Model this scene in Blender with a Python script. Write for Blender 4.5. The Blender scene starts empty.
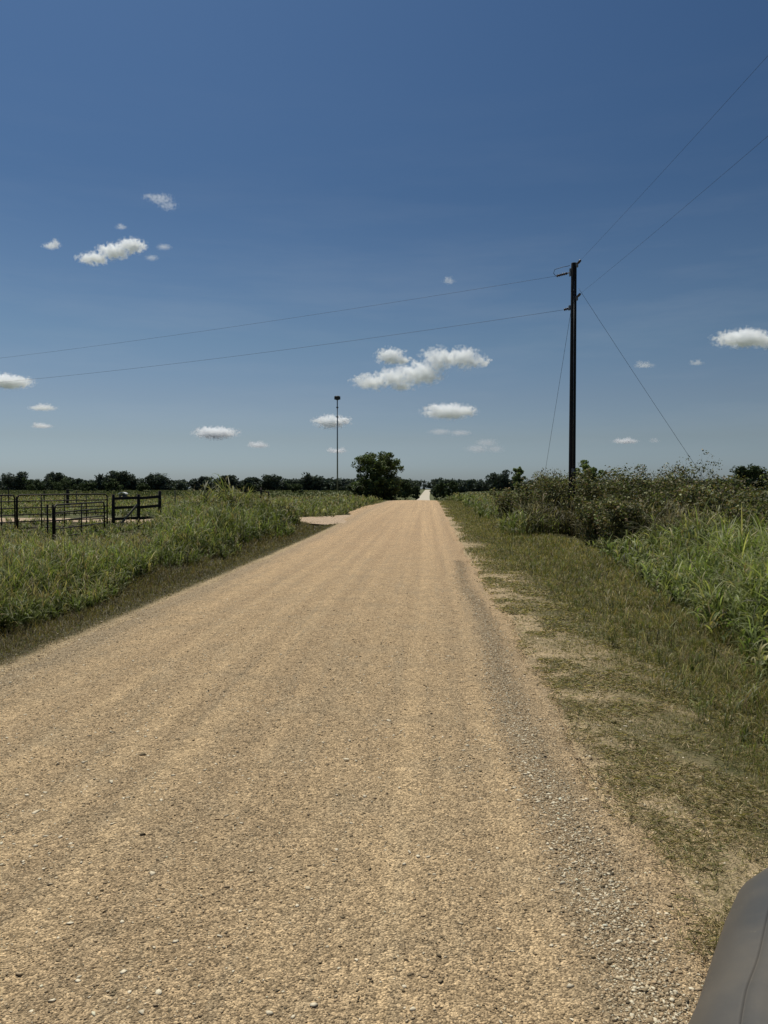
import bpy, math, random
import numpy as np
from mathutils import Vector, Matrix
rng = np.random.default_rng(11)
random.seed(5)
sc = bpy.context.scene
COL = sc.collection

# ------------------------------------------------------------------ frame
F = 769.0; CX, CY = 384.0, 512.0
CAMH = 1.7
YAW = math.atan((427-384)/F)       # the road runs along +Y, the camera looks a little left of it
PITCH = math.atan((512-489)/F)
def at(px, d, py=None):
    """world x (and z) of something seen at column px, standing d metres down the road"""
    u, v = (px-CX)/F, -((489 if py is None else py)-CY)/F
    fy = math.cos(PITCH)+v*math.sin(PITCH); fz = -math.sin(PITCH)+v*math.cos(PITCH)   # camera forward / up
    dx = u*math.cos(YAW)-fy*math.sin(YAW); dy = u*math.sin(YAW)+fy*math.cos(YAW)
    x = dx/dy*d
    if py is None: return x
    return x, CAMH+fz/dy*d

def sstep(a, b, t):
    t = np.clip((np.asarray(t, float)-a)/(b-a), 0, 1); return t*t*(3-2*t)

_perm = np.random.default_rng(3).random((256, 256))
def vnoise(x, y):
    xi = np.floor(x).astype(int); yi = np.floor(y).astype(int)
    fx = x-xi; fy = y-yi; fx = fx*fx*(3-2*fx); fy = fy*fy*(3-2*fy)
    a = _perm[xi % 256, yi % 256]; b = _perm[(xi+1) % 256, yi % 256]
    c = _perm[xi % 256, (yi+1) % 256]; d = _perm[(xi+1) % 256, (yi+1) % 256]
    return (a*(1-fx)+b*fx)*(1-fy)+(c*(1-fx)+d*fx)*fy
def fbm(x, y, s=1.0, o=4):
    x = np.asarray(x, float)*s+31.7; y = np.asarray(y, float)*s+17.3
    r = 0; amp = .5; t = 0
    for k in range(o):
        r = r+amp*vnoise(x, y); t += amp; x = x*2.03+5.1; y = y*2.03+9.7; amp *= .5
    return r/t

RL, RR = -3.95, 0.85              # road edges
def track(xr, y):
    """how packed and pale the surface is: wheel tracks running along the road"""
    w = (fbm(y*0+3.3, y, .06, 3)-.5)*.2
    t = 0
    for c, s_, a in ((-.12, .085, 1.3), (.12, .04, .6), (.42, .08, .9), (-.62, .05, .5), (-1.0, .06, .5), (-1.55, .07, .7), (-1.85, .05, .6), (-2.5, .08, .6), (-3.1, .09, .6)):
        t = t+a*np.exp(-((xr-c-w)/s_)**2)
    n = fbm(xr, y*.012, 4.0, 4)-.5; m = fbm(xr, y*.35, 1.4, 4)-.5
    return np.clip(.30+t*(.15+.75*fbm(xr, y, .35, 3))+n*1.5+m*.35, 0, 1)
def bend(y): return 2.2*sstep(300, 800, y)
def base_h(x, y):
    x = np.asarray(x, float); y = np.asarray(y, float)
    z = .45*sstep(18, 72, y)+.25*sstep(90, 400, y)
    cor = np.exp(-((x+1.5)/26.0)**2)
    z = z-3.15*sstep(76, 210, y)*(1-sstep(300, 760, y))*cor
    return z
def h_ground(x, y):
    x = np.asarray(x, float); y = np.asarray(y, float)
    z = base_h(x, y)
    xr = x-bend(y)
    out = np.maximum(sstep(0, 1.2, RL-xr), sstep(0, 1.2, xr-RR-.3))
    near = 1-sstep(60, 90, y)
    z = z-near*(.16*np.exp(-((xr+5.1)/.55)**2)+.10*np.exp(-((xr-2.7)/.7)**2))
    z = z+out*((fbm(x, y, .35, 3)-.5)*.10+(fbm(x, y, 2.2, 3)-.5)*.05*near)
    drive = sstep(0, .6, y-35.6)*(1-sstep(0, .6, y-40.2))*sstep(0, .6, -3.5-x)
    z = z*(1-drive)+base_h(x, y)*drive
    return z
def h_road(x, y):
    x = np.asarray(x, float); y = np.asarray(y, float)
    xr = x-bend(y)
    u = (xr-(RL+RR)/2)/((RR-RL)/2)
    crown = .035*(1-np.minimum(u*u, 1.3))
    rut = (fbm(xr*1.0, y*.012, 2.3, 3)-.5)*.035+(fbm(xr, y*.05, 8.0, 2)-.5)*.006
    wind = .018*np.exp(-((xr-.71)/.15)**2)*(.4+fbm(xr, y, 1.5, 2))+.02*np.exp(-((xr+3.7)/.25)**2)
    return base_h(x, y)+crown+(rut+wind)*(1-sstep(60, 100, y))+.012

# ------------------------------------------------------------------ helpers
def prop(o, label=None, cat=None, group=None, kind=None):
    if label: o['label'] = label
    if cat: o['category'] = cat
    if group: o['group'] = group
    if kind: o['kind'] = kind
    return o
def link(o, parent=None):
    COL.objects.link(o)
    if parent is not None: o.parent = parent
    return o
def empty(name, loc, rz=0):
    o = bpy.data.objects.new(name, None); o.location = loc; o.rotation_euler = (0, 0, rz)
    o.empty_display_size = .2
    return link(o)
def np_mesh(name, V, Fq, mat, parent=None, colors=None, smooth=False, loc=None):
    """V (n,3), Fq (m,k) with k = 3 or 4"""
    V = np.ascontiguousarray(V, dtype=np.float32); Fq = np.ascontiguousarray(Fq, dtype=np.int32)
    me = bpy.data.meshes.new(name)
    k = Fq.shape[1]
    me.vertices.add(len(V)); me.vertices.foreach_set('co', V.ravel())
    me.loops.add(Fq.size); me.loops.foreach_set('vertex_index', Fq.ravel())
    me.polygons.add(len(Fq)); me.polygons.foreach_set('loop_start', np.arange(0, Fq.size, k, dtype=np.int32))
    me.polygons.foreach_set('loop_total', np.full(len(Fq), k, dtype=np.int32))
    if smooth: me.polygons.foreach_set('use_smooth', np.ones(len(Fq), dtype=bool))
    if colors is not None:
        c = np.ones((len(V), 4), dtype=np.float32); c[:, :colors.shape[1]] = colors
        a = me.color_attributes.new('Col', 'FLOAT_COLOR', 'POINT'); a.data.foreach_set('color', c.ravel())
    me.update(calc_edges=True)
    me.materials.append(mat)
    o = bpy.data.objects.new(name, me)
    if loc is not None: o.location = loc
    return link(o, parent)

class MB:
    """collects boxes and tubes into one mesh"""
    def __init__(s): s.V = []; s.F = []; s.n = 0
    def add(s, V, Fs):
        s.V += [tuple(v) for v in V]; s.F += [tuple(i+s.n for i in f) for f in Fs]; s.n += len(V)
    def box(s, c, d, rot=None, bev=.12):
        x, y, z = [q/2 for q in d]; b = min(x, y, z)*bev
        V = []
        for sx in (-1, 1):
            for sy in (-1, 1):
                for sz in (-1, 1):
                    V += [(sx*(x-b), sy*(y-b), sz*z), (sx*(x-b), sy*y, sz*(z-b)), (sx*x, sy*(y-b), sz*(z-b))]
        import bmesh
        bm = bmesh.new()
        for v in V: bm.verts.new(v)
        bmesh.ops.convex_hull(bm, input=bm.verts)
        bm.verts.ensure_lookup_table(); bm.verts.index_update()
        VV = [v.co.copy() for v in bm.verts]; FF = [[v.index for v in f.verts] for f in bm.faces]
        bm.free()
        M = rot if rot is not None else Matrix.Identity(3)
        s.add([M @ v+Vector(c) for v in VV], FF)
    def tube(s, pts, r, n=8, cap=True):
        pts = [Vector(p) for p in pts]
        rs = r if isinstance(r, (list, tuple)) else [r]*len(pts)
        V = []; Fs = []
        up = None
        for i, p in enumerate(pts):
            t = (pts[min(i+1, len(pts)-1)]-pts[max(i-1, 0)]).normalized()
            if up is None:
                up = t.orthogonal().normalized()
            else:
                up = (up-t*up.dot(t)).normalized()
            w = t.cross(up)
            for k in range(n):
                a = 2*math.pi*k/n
                V.append(p+(up*math.cos(a)+w*math.sin(a))*rs[i])
        for i in range(len(pts)-1):
            for k in range(n):
                k2 = (k+1) % n
                Fs.append((i*n+k, i*n+k2, (i+1)*n+k2, (i+1)*n+k))
        if cap:
            Fs.append(tuple(range(n))[::-1]); Fs.append(tuple((len(pts)-1)*n+k for k in range(n)))
        s.add(V, Fs)
    def build(s, name, mat, parent=None, smooth=False, loc=None):
        me = bpy.data.meshes.new(name); me.from_pydata(s.V, [], s.F); me.update()
        if smooth:
            for p in me.polygons: p.use_smooth = True
        me.materials.append(mat)
        o = bpy.data.objects.new(name, me)
        if loc is not None: o.location = loc
        return link(o, parent)

# ------------------------------------------------------------------ materials
def new_mat(name):
    m = bpy.data.materials.new(name); m.use_nodes = True
    nt = m.node_tree; nt.nodes.clear()
    return m, nt, nt.nodes, nt.links
class NB:
    def __init__(s, nt): s.nt = nt
    def n(s, t, **k):
        nd = s.nt.nodes.new(t)
        for a, b in k.items(): setattr(nd, a, b)
        return nd
    def l(s, a, b): s.nt.links.new(a, b)
    def setv(s, sock, v):
        if hasattr(v, 'is_output') or isinstance(v, bpy.types.NodeSocket): s.l(v, sock)
        else: sock.default_value = v
    def math(s, op, a, b=None, clamp=False):
        nd = s.n('ShaderNodeMath', operation=op); nd.use_clamp = clamp
        s.setv(nd.inputs[0], a)
        if b is not None: s.setv(nd.inputs[1], b)
        return nd.outputs[0]
    def mix(s, f, a, b, blend='MIX'):
        nd = s.n('ShaderNodeMix', data_type='RGBA', blend_type=blend)
        s.setv(nd.inputs[0], f); s.setv(nd.inputs[6], a); s.setv(nd.inputs[7], b)
        return nd.outputs[2]
    def ramp(s, f, stops):
        nd = s.n('ShaderNodeValToRGB'); cr = nd.color_ramp
        while len(cr.elements) < len(stops): cr.elements.new(.5)
        for e, (p, c) in zip(cr.elements, stops):
            e.position = p; e.color = (c[0], c[1], c[2], 1) if hasattr(c, '__len__') else (c, c, c, 1)
        s.setv(nd.inputs[0], f); return nd.outputs[0]
    def noise(s, vec, scale, detail=4, rough=.55):
        nd = s.n('ShaderNodeTexNoise'); s.setv(nd.inputs['Vector'], vec)
        nd.inputs['Scale'].default_value = scale; nd.inputs['Detail'].default_value = detail
        nd.inputs['Roughness'].default_value = rough; return nd.outputs[0]
    def vor(s, vec, scale, out='Color', feature='F1'):
        nd = s.n('ShaderNodeTexVoronoi', feature=feature); s.setv(nd.inputs['Vector'], vec)
        nd.inputs['Scale'].default_value = scale; return nd.outputs[out]
    def mapping(s, vec, scale):
        nd = s.n('ShaderNodeMapping'); s.setv(nd.inputs[0], vec); nd.inputs['Scale'].default_value = scale
        return nd.outputs[0]
    def principled(s, color, rough=.9, spec=.2, bump=None, bdist=.01, bstr=1.0, metallic=0):
        p = s.n('ShaderNodeBsdfPrincipled')
        s.setv(p.inputs['Base Color'], color); s.setv(p.inputs['Roughness'], rough)
        p.inputs['Specular IOR Level'].default_value = spec; p.inputs['Metallic'].default_value = metallic
        if bump is not None:
            b = s.n('ShaderNodeBump'); b.inputs['Distance'].default_value = bdist; b.inputs['Strength'].default_value = bstr
            s.l(bump, b.inputs['Height']); s.l(b.outputs[0], p.inputs['Normal'])
        return p
    def out(s, sh):
        o = s.n('ShaderNodeOutputMaterial'); s.l(sh, o.inputs['Surface'])

def leaf_mat(name, trans=.35, rough=.6, spec=.25):
    m, nt, N, L = new_mat(name); b = NB(nt)
    at_ = b.n('ShaderNodeAttribute', attribute_name='Col')
    p = b.principled(at_.outputs['Color'], rough, spec)
    t = b.n('ShaderNodeBsdfTranslucent')
    tc = b.mix(1.0, at_.outputs['Color'], (1.15, 1.25, .7, 1), 'MULTIPLY'); b.l(tc, t.inputs[0])
    mx = b.n('ShaderNodeMixShader'); mx.inputs[0].default_value = trans
    b.l(p.outputs[0], mx.inputs[1]); b.l(t.outputs[0], mx.inputs[2]); b.out(mx.outputs[0])
    return m
M_grass = leaf_mat('grass_blades', .38, .55, .3)
M_leaf = leaf_mat('leaves', .25, .6, .25)
M_far = leaf_mat('far_leaves', .1, .8, .1)

def simple_mat(name, c1, c2, scale=6, rough=.8, spec=.25, metallic=0, bdist=.004, stretch=(1, 1, 1)):
    m, nt, N, L = new_mat(name); b = NB(nt)
    tc = b.n('ShaderNodeTexCoord').outputs['Object']
    v = b.mapping(tc, stretch)
    n1 = b.noise(v, scale, 6, .6)
    col = b.mix(b.ramp(n1, [(.3, 0), (.7, 1)]), (*c1, 1), (*c2, 1))
    p = b.principled(col, rough, spec, n1, bdist, .8, metallic); b.out(p.outputs[0]); return m
M_polewood = simple_mat('creosote_wood', (.010, .010, .011), (.026, .025, .025), 9, .85, .2, 0, .01, (6, 6, .5))
M_wood = simple_mat('dark_weathered_wood', (.018, .016, .014), (.05, .042, .035), 9, .85, .2, 0, .008, (4, 4, 1))
M_greywood = simple_mat('grey_weathered_wood', (.10, .09, .07), (.22, .2, .16), 9, .9, .2, 0, .008, (3, 3, 1))
M_pipe = simple_mat('rusty_dark_pipe', (.02, .018, .016), (.05, .034, .026), 14, .6, .4, .4, .002)
M_steel = simple_mat('galvanised_steel', (.16, .17, .18), (.24, .25, .26), 5, .5, .4, .6, .002)
M_darksteel = simple_mat('dark_equipment', (.03, .035, .04), (.06, .065, .07), 5, .6, .3, .3, .002)
M_wire = simple_mat('dull_cable', (.02, .022, .026), (.05, .05, .055), 5, .6, .3, .2, .001)
M_porcelain = simple_mat('brown_porcelain', (.04, .025, .02), (.09, .06, .05), 5, .3, .5, 0, .001)
M_white = simple_mat('white_painted_metal', (.62, .62, .6), (.78, .78, .76), 5, .5, .4, 0, .001)
M_bark = simple_mat('bark', (.035, .03, .025), (.09, .075, .06), 7, .95, .1, 0, .02, (3, 3, 1))

def gravel_nodes(b, pos, tanA, tanB, grey, wind=None, trk=.5):
    """stony colour and a height for the bump"""
    streak2 = b.noise(b.mapping(pos, (9, .25, 1)), 1.0, 3, .6)
    blot = b.noise(pos, 1.7, 5, .6)
    patch = b.noise(pos, 7.0, 4, .6)
    base = b.mix(trk, tanB, tanA)
    base = b.mix(b.math('MULTIPLY', b.ramp(blot, [(.48, 0), (.7, 1)]), .5), base, grey)
    base = b.mix(b.math('MULTIPLY', b.ramp(streak2, [(.52, 0), (.68, 1)]), .45), base, grey)
    if wind is not None: base = b.mix(wind, base, grey)
    c1 = b.vor(pos, 110); c2 = b.vor(pos, 170); c3 = b.vor(pos, 36)
    v1 = b.math('ADD', b.math('MULTIPLY', b.math('POWER', b.n_sep(c1), .7), 0.9), .48)
    v2 = b.math('ADD', b.math('MULTIPLY', b.n_sep(c2), .9), .55)
    v3 = b.math('ADD', b.math('MULTIPLY', b.n_sep(c3), .35), .82)
    v = b.math('MULTIPLY', b.math('MULTIPLY', v1, v2), v3)
    v = b.math('MULTIPLY', v, b.math('ADD', b.math('MULTIPLY', patch, .5), .74))
    cmb = b.n('ShaderNodeCombineXYZ')
    for k in range(3): b.l(v, cmb.inputs[k])
    col = b.mix(1.0, base, cmb.outputs[0], 'MULTIPLY')
    d1 = b.vor(pos, 110, 'Distance'); d2 = b.vor(pos, 170, 'Distance'); d3 = b.vor(pos, 36, 'Distance')
    hgt = b.math('SUBTRACT', 1.6, b.math('ADD', b.math('ADD', b.math('MULTIPLY', d1, .9), b.math('MULTIPLY', d2, .35)), b.math('MULTIPLY', d3, .8)))
    hgt = b.math('ADD', hgt, b.math('MULTIPLY', b.noise(pos, 25, 5, .7), 1.0))
    return col, hgt
def n_sep(s, c):
    nd = s.n('ShaderNodeSeparateColor'); s.l(c, nd.inputs[0]); return nd.outputs[0]
NB.n_sep = n_sep
def n_sep2(s, c):
    nd = s.n('ShaderNodeSeparateColor'); s.l(c, nd.inputs[0]); return nd.outputs[1]

def road_material(name, A, B, G):
    m, nt, N, L = new_mat(name); b = NB(nt)
    pos = b.n('ShaderNodeNewGeometry').outputs['Position']
    w = b.n('ShaderNodeAttribute', attribute_name='Col')
    col, hgt = gravel_nodes(b, pos, (*A, 1), (*B, 1), (*G, 1), n_sep(b, w.outputs['Color']), n_sep2(b, w.outputs['Color']))
    spy = b.n('ShaderNodeSeparateXYZ'); b.l(pos, spy.inputs[0])
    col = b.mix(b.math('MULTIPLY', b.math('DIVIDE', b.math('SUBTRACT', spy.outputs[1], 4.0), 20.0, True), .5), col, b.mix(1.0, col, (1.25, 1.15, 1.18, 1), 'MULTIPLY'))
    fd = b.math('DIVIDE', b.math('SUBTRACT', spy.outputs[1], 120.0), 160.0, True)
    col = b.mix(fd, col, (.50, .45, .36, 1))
    p = b.principled(col, .95, .12, hgt, .011, .9); b.out(p.outputs[0]); return m
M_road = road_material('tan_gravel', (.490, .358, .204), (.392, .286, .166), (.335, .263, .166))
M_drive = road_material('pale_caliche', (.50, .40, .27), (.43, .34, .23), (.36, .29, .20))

m, nt, N, L = new_mat('verge_and_field'); b = NB(nt)
pos = b.n('ShaderNodeNewGeometry').outputs['Position']
cat_ = b.n('ShaderNodeAttribute', attribute_name='Col')
sp = b.n('ShaderNodeSeparateColor'); b.l(cat_.outputs['Color'], sp.inputs[0])
dirt, hg = gravel_nodes(b, pos, (.44, .335, .20, 1), (.36, .275, .165, 1), (.30, .235, .145, 1))
n1 = b.noise(pos, 3.0, 5, .65); n2 = b.noise(pos, 40, 4, .6); n3 = b.noise(b.mapping(pos, (.02, .08, 1)), 1.0, 5, .6)
thatch = b.mix(b.ramp(n2, [(.35, 0), (.65, 1)]), (.09, .085, .038, 1), (.21, .18, .095, 1))
thatch = b.mix(b.ramp(n1, [(.35, 0), (.7, 1)]), thatch, (.075, .078, .034, 1))
field = b.mix(b.ramp(n3, [(.3, 0), (.7, 1)]), (.085, .10, .045, 1), (.15, .15, .075, 1))
field = b.mix(b.math('MULTIPLY', b.ramp(n1, [(.4, 0), (.7, 1)]), .4), field, (.045, .06, .028, 1))
thatch = b.mix(b.math('MULTIPLY', sp.outputs[2], .8), thatch, (.055, .048, .024, 1))  # shade along the left verge, painted as darker brown thatch
col = b.mix(sp.outputs[0], thatch, dirt)
col = b.mix(sp.outputs[1], col, field)
p = b.principled(col, .95, .1, hg, .008, .8); b.out(p.outputs[0]); M_ground = m

def pebble_mat():
    m, nt, N, L = new_mat('pebbles'); b = NB(nt)
    a = b.n('ShaderNodeAttribute', attribute_name='Col')
    tc = b.n('ShaderNodeTexCoord').outputs['Object']
    n = b.noise(tc, 220, 3, .6)
    c = b.mix(b.math('MULTIPLY', n, .35), a.outputs['Color'], (.12, .09, .06, 1))
    p = b.principled(c, .9, .2); b.out(p.outputs[0]); return m
M_peb = pebble_mat()

# ------------------------------------------------------------------ ground sheet
def spaced(segs):
    out = []
    for a, bb, n, g in segs:
        t = np.linspace(0, 1, n, endpoint=False)
        out.append(a+(bb-a)*(t**g))
    return np.concatenate(out+[[segs[-1][1]]])
def dirt_mask(x, y):
    xr = x-bend(y)
    f = fbm(x, y, 1.1, 4)*.6+fbm(x, y, 5.0, 3)*.4
    r = sstep(2.35, .9, xr+(f-.5)*2.6)*(xr > RR-.6)
    lft = sstep(-4.55, -3.95, xr+(f-.5)*.5)*(xr < 0)
    inroad = (xr > RL) & (xr < RR+.2)
    return np.clip(np.maximum(np.maximum(r, lft), inroad*1.0), 0, 1)
def grid_mesh(name, xs, ys, hf, mat, colf, mask=None):
    X, Y = np.meshgrid(xs, ys)
    Z = hf(X, Y)
    V = np.stack([X, Y, Z], -1).reshape(-1, 3)
    nx, ny = len(xs), len(ys)
    i = np.arange(nx*ny).reshape(ny, nx)
    Fq = np.stack([i[:-1, :-1], i[:-1, 1:], i[1:, 1:], i[1:, :-1]], -1).reshape(-1, 4)
    C = colf(X, Y).reshape(-1, 3)
    return np_mesh(name, V, Fq, mat, colors=C, smooth=True)
def gcol(X, Y):
    d = dirt_mask(X, Y)
    fld = np.maximum(sstep(-6, -10, X), sstep(4, 8, X))*sstep(34, 44, Y)
    fld = np.maximum(fld, sstep(90, 140, Y))
    fld = np.maximum(fld, np.maximum(sstep(-40, -60, X), sstep(30, 50, X)))
    lv_shade = sstep(-4.0, -4.25, X-(fbm(X, Y, 2, 3)-.5)*.3)*(X > -30)*(1-sstep(60, 90, Y))  # mask for the painted shade on the left verge
    return np.stack([d*(1-fld)*(1-lv_shade), fld, lv_shade], -1)
xs = np.concatenate([-spaced([(40, 9000, 60, 3.0)])[::-1], np.linspace(-40, -8, 90, endpoint=False)[1:],
                     np.linspace(-8, 6, 210, endpoint=False), np.linspace(6, 40, 90, endpoint=False), spaced([(40, 9000, 60, 3.0)])])
ys = np.concatenate([-spaced([(6, 3000, 30, 3.0)])[::-1], np.linspace(-6, 1.5, 20, endpoint=False)[1:], np.linspace(1.5, 16, 260, endpoint=False),
                     np.linspace(16, 45, 240, endpoint=False), np.linspace(45, 120, 150, endpoint=False), np.linspace(120, 900, 160, endpoint=False), spaced([(900, 12000, 60, 2.0)])])
def hg_under(x, y):
    xr = x-bend(y)
    under = sstep(0, .25, xr-RL)*sstep(0, .25, RR+.3-xr)
    far = sstep(120, 400, y)
    drive = (y > 35.9)*(y < 39.9)*(x < -3.6)*(x > -60)
    return h_ground(x, y)-under*(.05+.25*far)-drive*.05
grid_mesh('ground', xs, ys, hg_under, M_ground, gcol)['kind'] = 'structure'

# ------------------------------------------------------------------ road, driveway
def road_cols():
    return np.concatenate([np.linspace(0, 1, 130)])
ry = np.concatenate([np.linspace(-30, 1.5, 40, endpoint=False), np.linspace(1.5, 14, 320, endpoint=False), np.linspace(14, 80, 330, endpoint=False), np.linspace(80, 900, 240)])
U = road_cols()
Yg = np.repeat(ry[:, None], len(U), 1)
jl = (fbm(ry*0+1, ry, 1.3, 4)-.5)*.45+(fbm(ry*0+9, ry, 6, 2)-.5)*.12
jr = (fbm(ry*0+4, ry, 1.1, 4)-.5)*.5+(fbm(ry*0+7, ry, 6, 2)-.5)*.12
fl = -1.6*np.exp(-((ry-40.8)/1.6)**2)-.9*sstep(38, 50, ry)*(1-sstep(56, 74, ry))      # flare at the driveway mouth
x0 = RL+jl+bend(ry)+fl; x1 = RR+.28+jr+bend(ry)
Xg = x0[:, None]+(x1-x0)[:, None]*U[None]
Zg = h_road(Xg, Yg)
e = np.minimum(U, 1-U)[None]*(x1-x0)[:, None]
Zg = Zg-.05*(1-sstep(0, .12, e))
V = np.stack([Xg, Yg, Zg], -1).reshape(-1, 3)
i = np.arange(len(V)).reshape(Yg.shape)
Fq = np.stack([i[:-1, :-1], i[:-1, 1:], i[1:, 1:], i[1:, :-1]], -1).reshape(-1, 4)
def windrow(x, y):
    xr = x-bend(y); n = fbm(x, y, 1.6, 3)
    return np.clip(np.exp(-((xr-.70-(n-.5)*.3)/.14)**2)*(.55-.45*sstep(5, 16, y))+np.exp(-((xr+3.75-(n-.5)*.4)/.3)**2)*.8, 0, 1)
Wc = windrow(Xg, Yg).reshape(-1)
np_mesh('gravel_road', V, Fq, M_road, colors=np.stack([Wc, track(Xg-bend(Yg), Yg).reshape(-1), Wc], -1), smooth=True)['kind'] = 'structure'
# driveway leaving to the left
dx = np.linspace(-60, -3.5, 220); dv = np.linspace(0, 1, 16)
w0 = 36.2-1.5*sstep(-8.0, -3.8, dx)**2+(fbm(dx, dx*0+3, .8, 3)-.5)*.7; w1 = 39.6+4.5*sstep(-9.5, -4.2, dx)**2+(fbm(dx, dx*0+8, .8, 3)-.5)*.7
Xd = np.repeat(dx[:, None], 16, 1); Yd = w0[:, None]+(w1-w0)[:, None]*dv[None]
Zd = base_h(Xd, Yd)+.022-.03*sstep(-4.6, -3.9, Xd)-.05*(np.minimum(dv, 1-dv)[None] < .01)
V = np.stack([Xd, Yd, Zd], -1).reshape(-1, 3); i = np.arange(len(V)).reshape(Xd.shape)
Fq = np.stack([i[:-1, :-1], i[1:, :-1], i[1:, 1:], i[:-1, 1:]], -1).reshape(-1, 4)
np_mesh('driveway', V, Fq, M_drive, colors=V*0, smooth=True)['kind'] = 'structure'

# ------------------------------------------------------------------ pebbles
def ico():
    import bmesh
    bm = bmesh.new(); bmesh.ops.create_icosphere(bm, subdivisions=1, radius=1)
    bm.verts.ensure_lookup_table()
    v = np.array([q.co[:] for q in bm.verts]); f = np.array([[q.index for q in g.verts] for g in bm.faces]); bm.free(); return v, f
IV, IF = ico()
def pebbles(name, X, Y, Z, S, C, flat=1.0):
    n = len(X)
    P = IV[None]*(1+rng.normal(0, .32, (n, len(IV), 1)))
    sc_ = np.stack([rng.uniform(.7, 1.35, n), rng.uniform(.55, 1.0, n), rng.uniform(.25, .6, n)*flat], -1)
    P = P*sc_[:, None, :]*S[:, None, None]
    a = rng.uniform(0, 2*np.pi, n); t = rng.normal(0, .3, n)
    ca, sa, ct, st = np.cos(a), np.sin(a), np.cos(t), np.sin(t)
    x, y, z = P[..., 0], P[..., 1], P[..., 2]
    y2 = y*ct[:, None]-z*st[:, None]; z2 = y*st[:, None]+z*ct[:, None]
    P = np.stack([x*ca[:, None]-y2*sa[:, None]+X[:, None], x*sa[:, None]+y2*ca[:, None]+Y[:, None], z2+Z[:, None]+(S*.15)[:, None]], -1)
    Fq = (IF[None]+(np.arange(n)*len(IV))[:, None, None]).reshape(-1, 3)
    return np_mesh(name, P.reshape(-1, 3), Fq, M_peb, colors=np.repeat(C, len(IV), 0), smooth=False)
def peb_colors(n, bright=1.0):
    pal = np.array([[.46, .35, .215], [.36, .27, .16], [.25, .195, .115], [.60, .49, .32], [.15, .12, .075], [.50, .36, .21], [.80, .70, .50]])
    k = rng.choice(len(pal), n, p=[.27, .27, .19, .10, .05, .09, .03])
    return np.clip(pal[k]*rng.uniform(.75, 1.15, (n, 1))*bright, 0, .8)
n = 140000
Y = 1.9*np.exp(rng.random(n)*math.log(15/1.9)); X = rng.uniform(RL-.25, RR+.35, n)
keep = (X > -.62*Y-.3) & (rng.random(n) < (1.05-.85*track(X, Y))*(1-sstep(5, 15, Y)))
X, Y = X[keep], Y[keep]
S = np.clip(rng.lognormal(math.log(.0026), .45, len(X)), .0016, .013)*(1+.04*Y)
Zp = h_road(X, Y)
loose = pebbles('gravel', X, Y, Zp, S, peb_colors(len(X)))
prop(loose, 'loose tan and brown gravel spread over the road surface', 'gravel', kind='stuff')
n = 60000
Y = 1.9*np.exp(rng.random(n)*math.log(18/1.9)); side = rng.random(n) < .72
X = np.where(side, rng.normal(.69, .085, n)+.06*np.sin(Y*.8), rng.normal(-3.72, .28, n))
keep = (X > -.62*Y-.3); X, Y = X[keep], Y[keep]
S = np.clip(rng.lognormal(math.log(.0036), .45, len(X)), .0022, .0125)
Zp = np.maximum(h_road(X, Y)*(X < RR+.2), 0)+np.where(X >= RR+.2, h_ground(X, Y)+.005, 0)*1.0
c = peb_colors(len(X), 1.12); w = rng.random(len(X)) < .22; c[w] = np.array([.78, .69, .50])*rng.uniform(.8, 1.15, (w.sum(), 1))
o = pebbles('gravel', X, Y, Zp, S, c)
prop(o, 'ridge of coarser grey gravel thrown up along the road edges', 'gravel', kind='stuff')
n = 7000
Y = 1.9*np.exp(rng.random(n)*math.log(14/1.9)); X = rng.uniform(RL, 2.6, n)
S = np.clip(rng.lognormal(math.log(.0066), .42, n), .003, .016)
kk = rng.random(n) < .25+1.6*sstep(.45, .65, fbm(X, Y, 1.3, 3)); X, Y, S = X[kk], Y[kk], S[kk]; n = len(X)
Zp = np.where(X < RR+.2, h_road(X, Y), h_ground(X, Y))
c = np.array([[.86, .75, .54]])*rng.uniform(.7, 1.15, (n, 1))
o = pebbles('pale_stones', X, Y, Zp, S, c, .55)
prop(o, 'scattered pale limestone chips on the road and right shoulder', 'stones', kind='stuff')

# ------------------------------------------------------------------ grass strips
UPV = np.array([0, 0, 1.0])
def strips(P0, az, elev, length, width, droop, col, seg=4, tipcol=None, twist=0.3):
    """curved tapering blades. returns V, F, C"""
    n = len(az); t = np.linspace(0, 1, seg+1)
    e = elev[:, None]-droop[:, None]*t[None]**1.2
    step = length[:, None]/seg
    ce, se = np.cos(e), np.sin(e)
    rad = np.cumsum(np.concatenate([np.zeros((n, 1)), (ce*step)[:, :-1]], 1), 1)
    hz = np.cumsum(np.concatenate([np.zeros((n, 1)), (se*step)[:, :-1]], 1), 1)
    ca, sa = np.cos(az), np.sin(az)
    spx = P0[:, 0:1]+ca[:, None]*rad; spy = P0[:, 1:2]+sa[:, None]*rad; spz = P0[:, 2:3]+hz
    w = width[:, None]*(np.minimum(1, .55+1.6*t)*(1-t**2.2)+.04)[None]
    tw = rng.normal(0, twist, n)
    sx = -sa*np.cos(tw); sy = ca*np.cos(tw); sz = np.sin(tw)
    S_ = np.stack([sx, sy, sz], -1)[:, None, :]*w[..., None]*.5
    SP = np.stack([spx, spy, spz], -1)
    V = np.stack([SP-S_, SP+S_], 2)            # n, seg+1, 2, 3
    idx = (np.arange(n)*(seg+1)*2)[:, None]+(np.arange(seg)*2)[None]
    Fq = np.stack([idx, idx+1, idx+3, idx+2], -1).reshape(-1, 4)
    tc = col*1.0 if tipcol is None else tipcol
    C = col[:, None, :]*(1-t)[None, :, None]+tc[:, None, :]*t[None, :, None]
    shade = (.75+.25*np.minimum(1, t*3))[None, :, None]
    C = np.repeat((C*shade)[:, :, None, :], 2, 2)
    return V.reshape(-1, 3), Fq, C.reshape(-1, 3)
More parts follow.
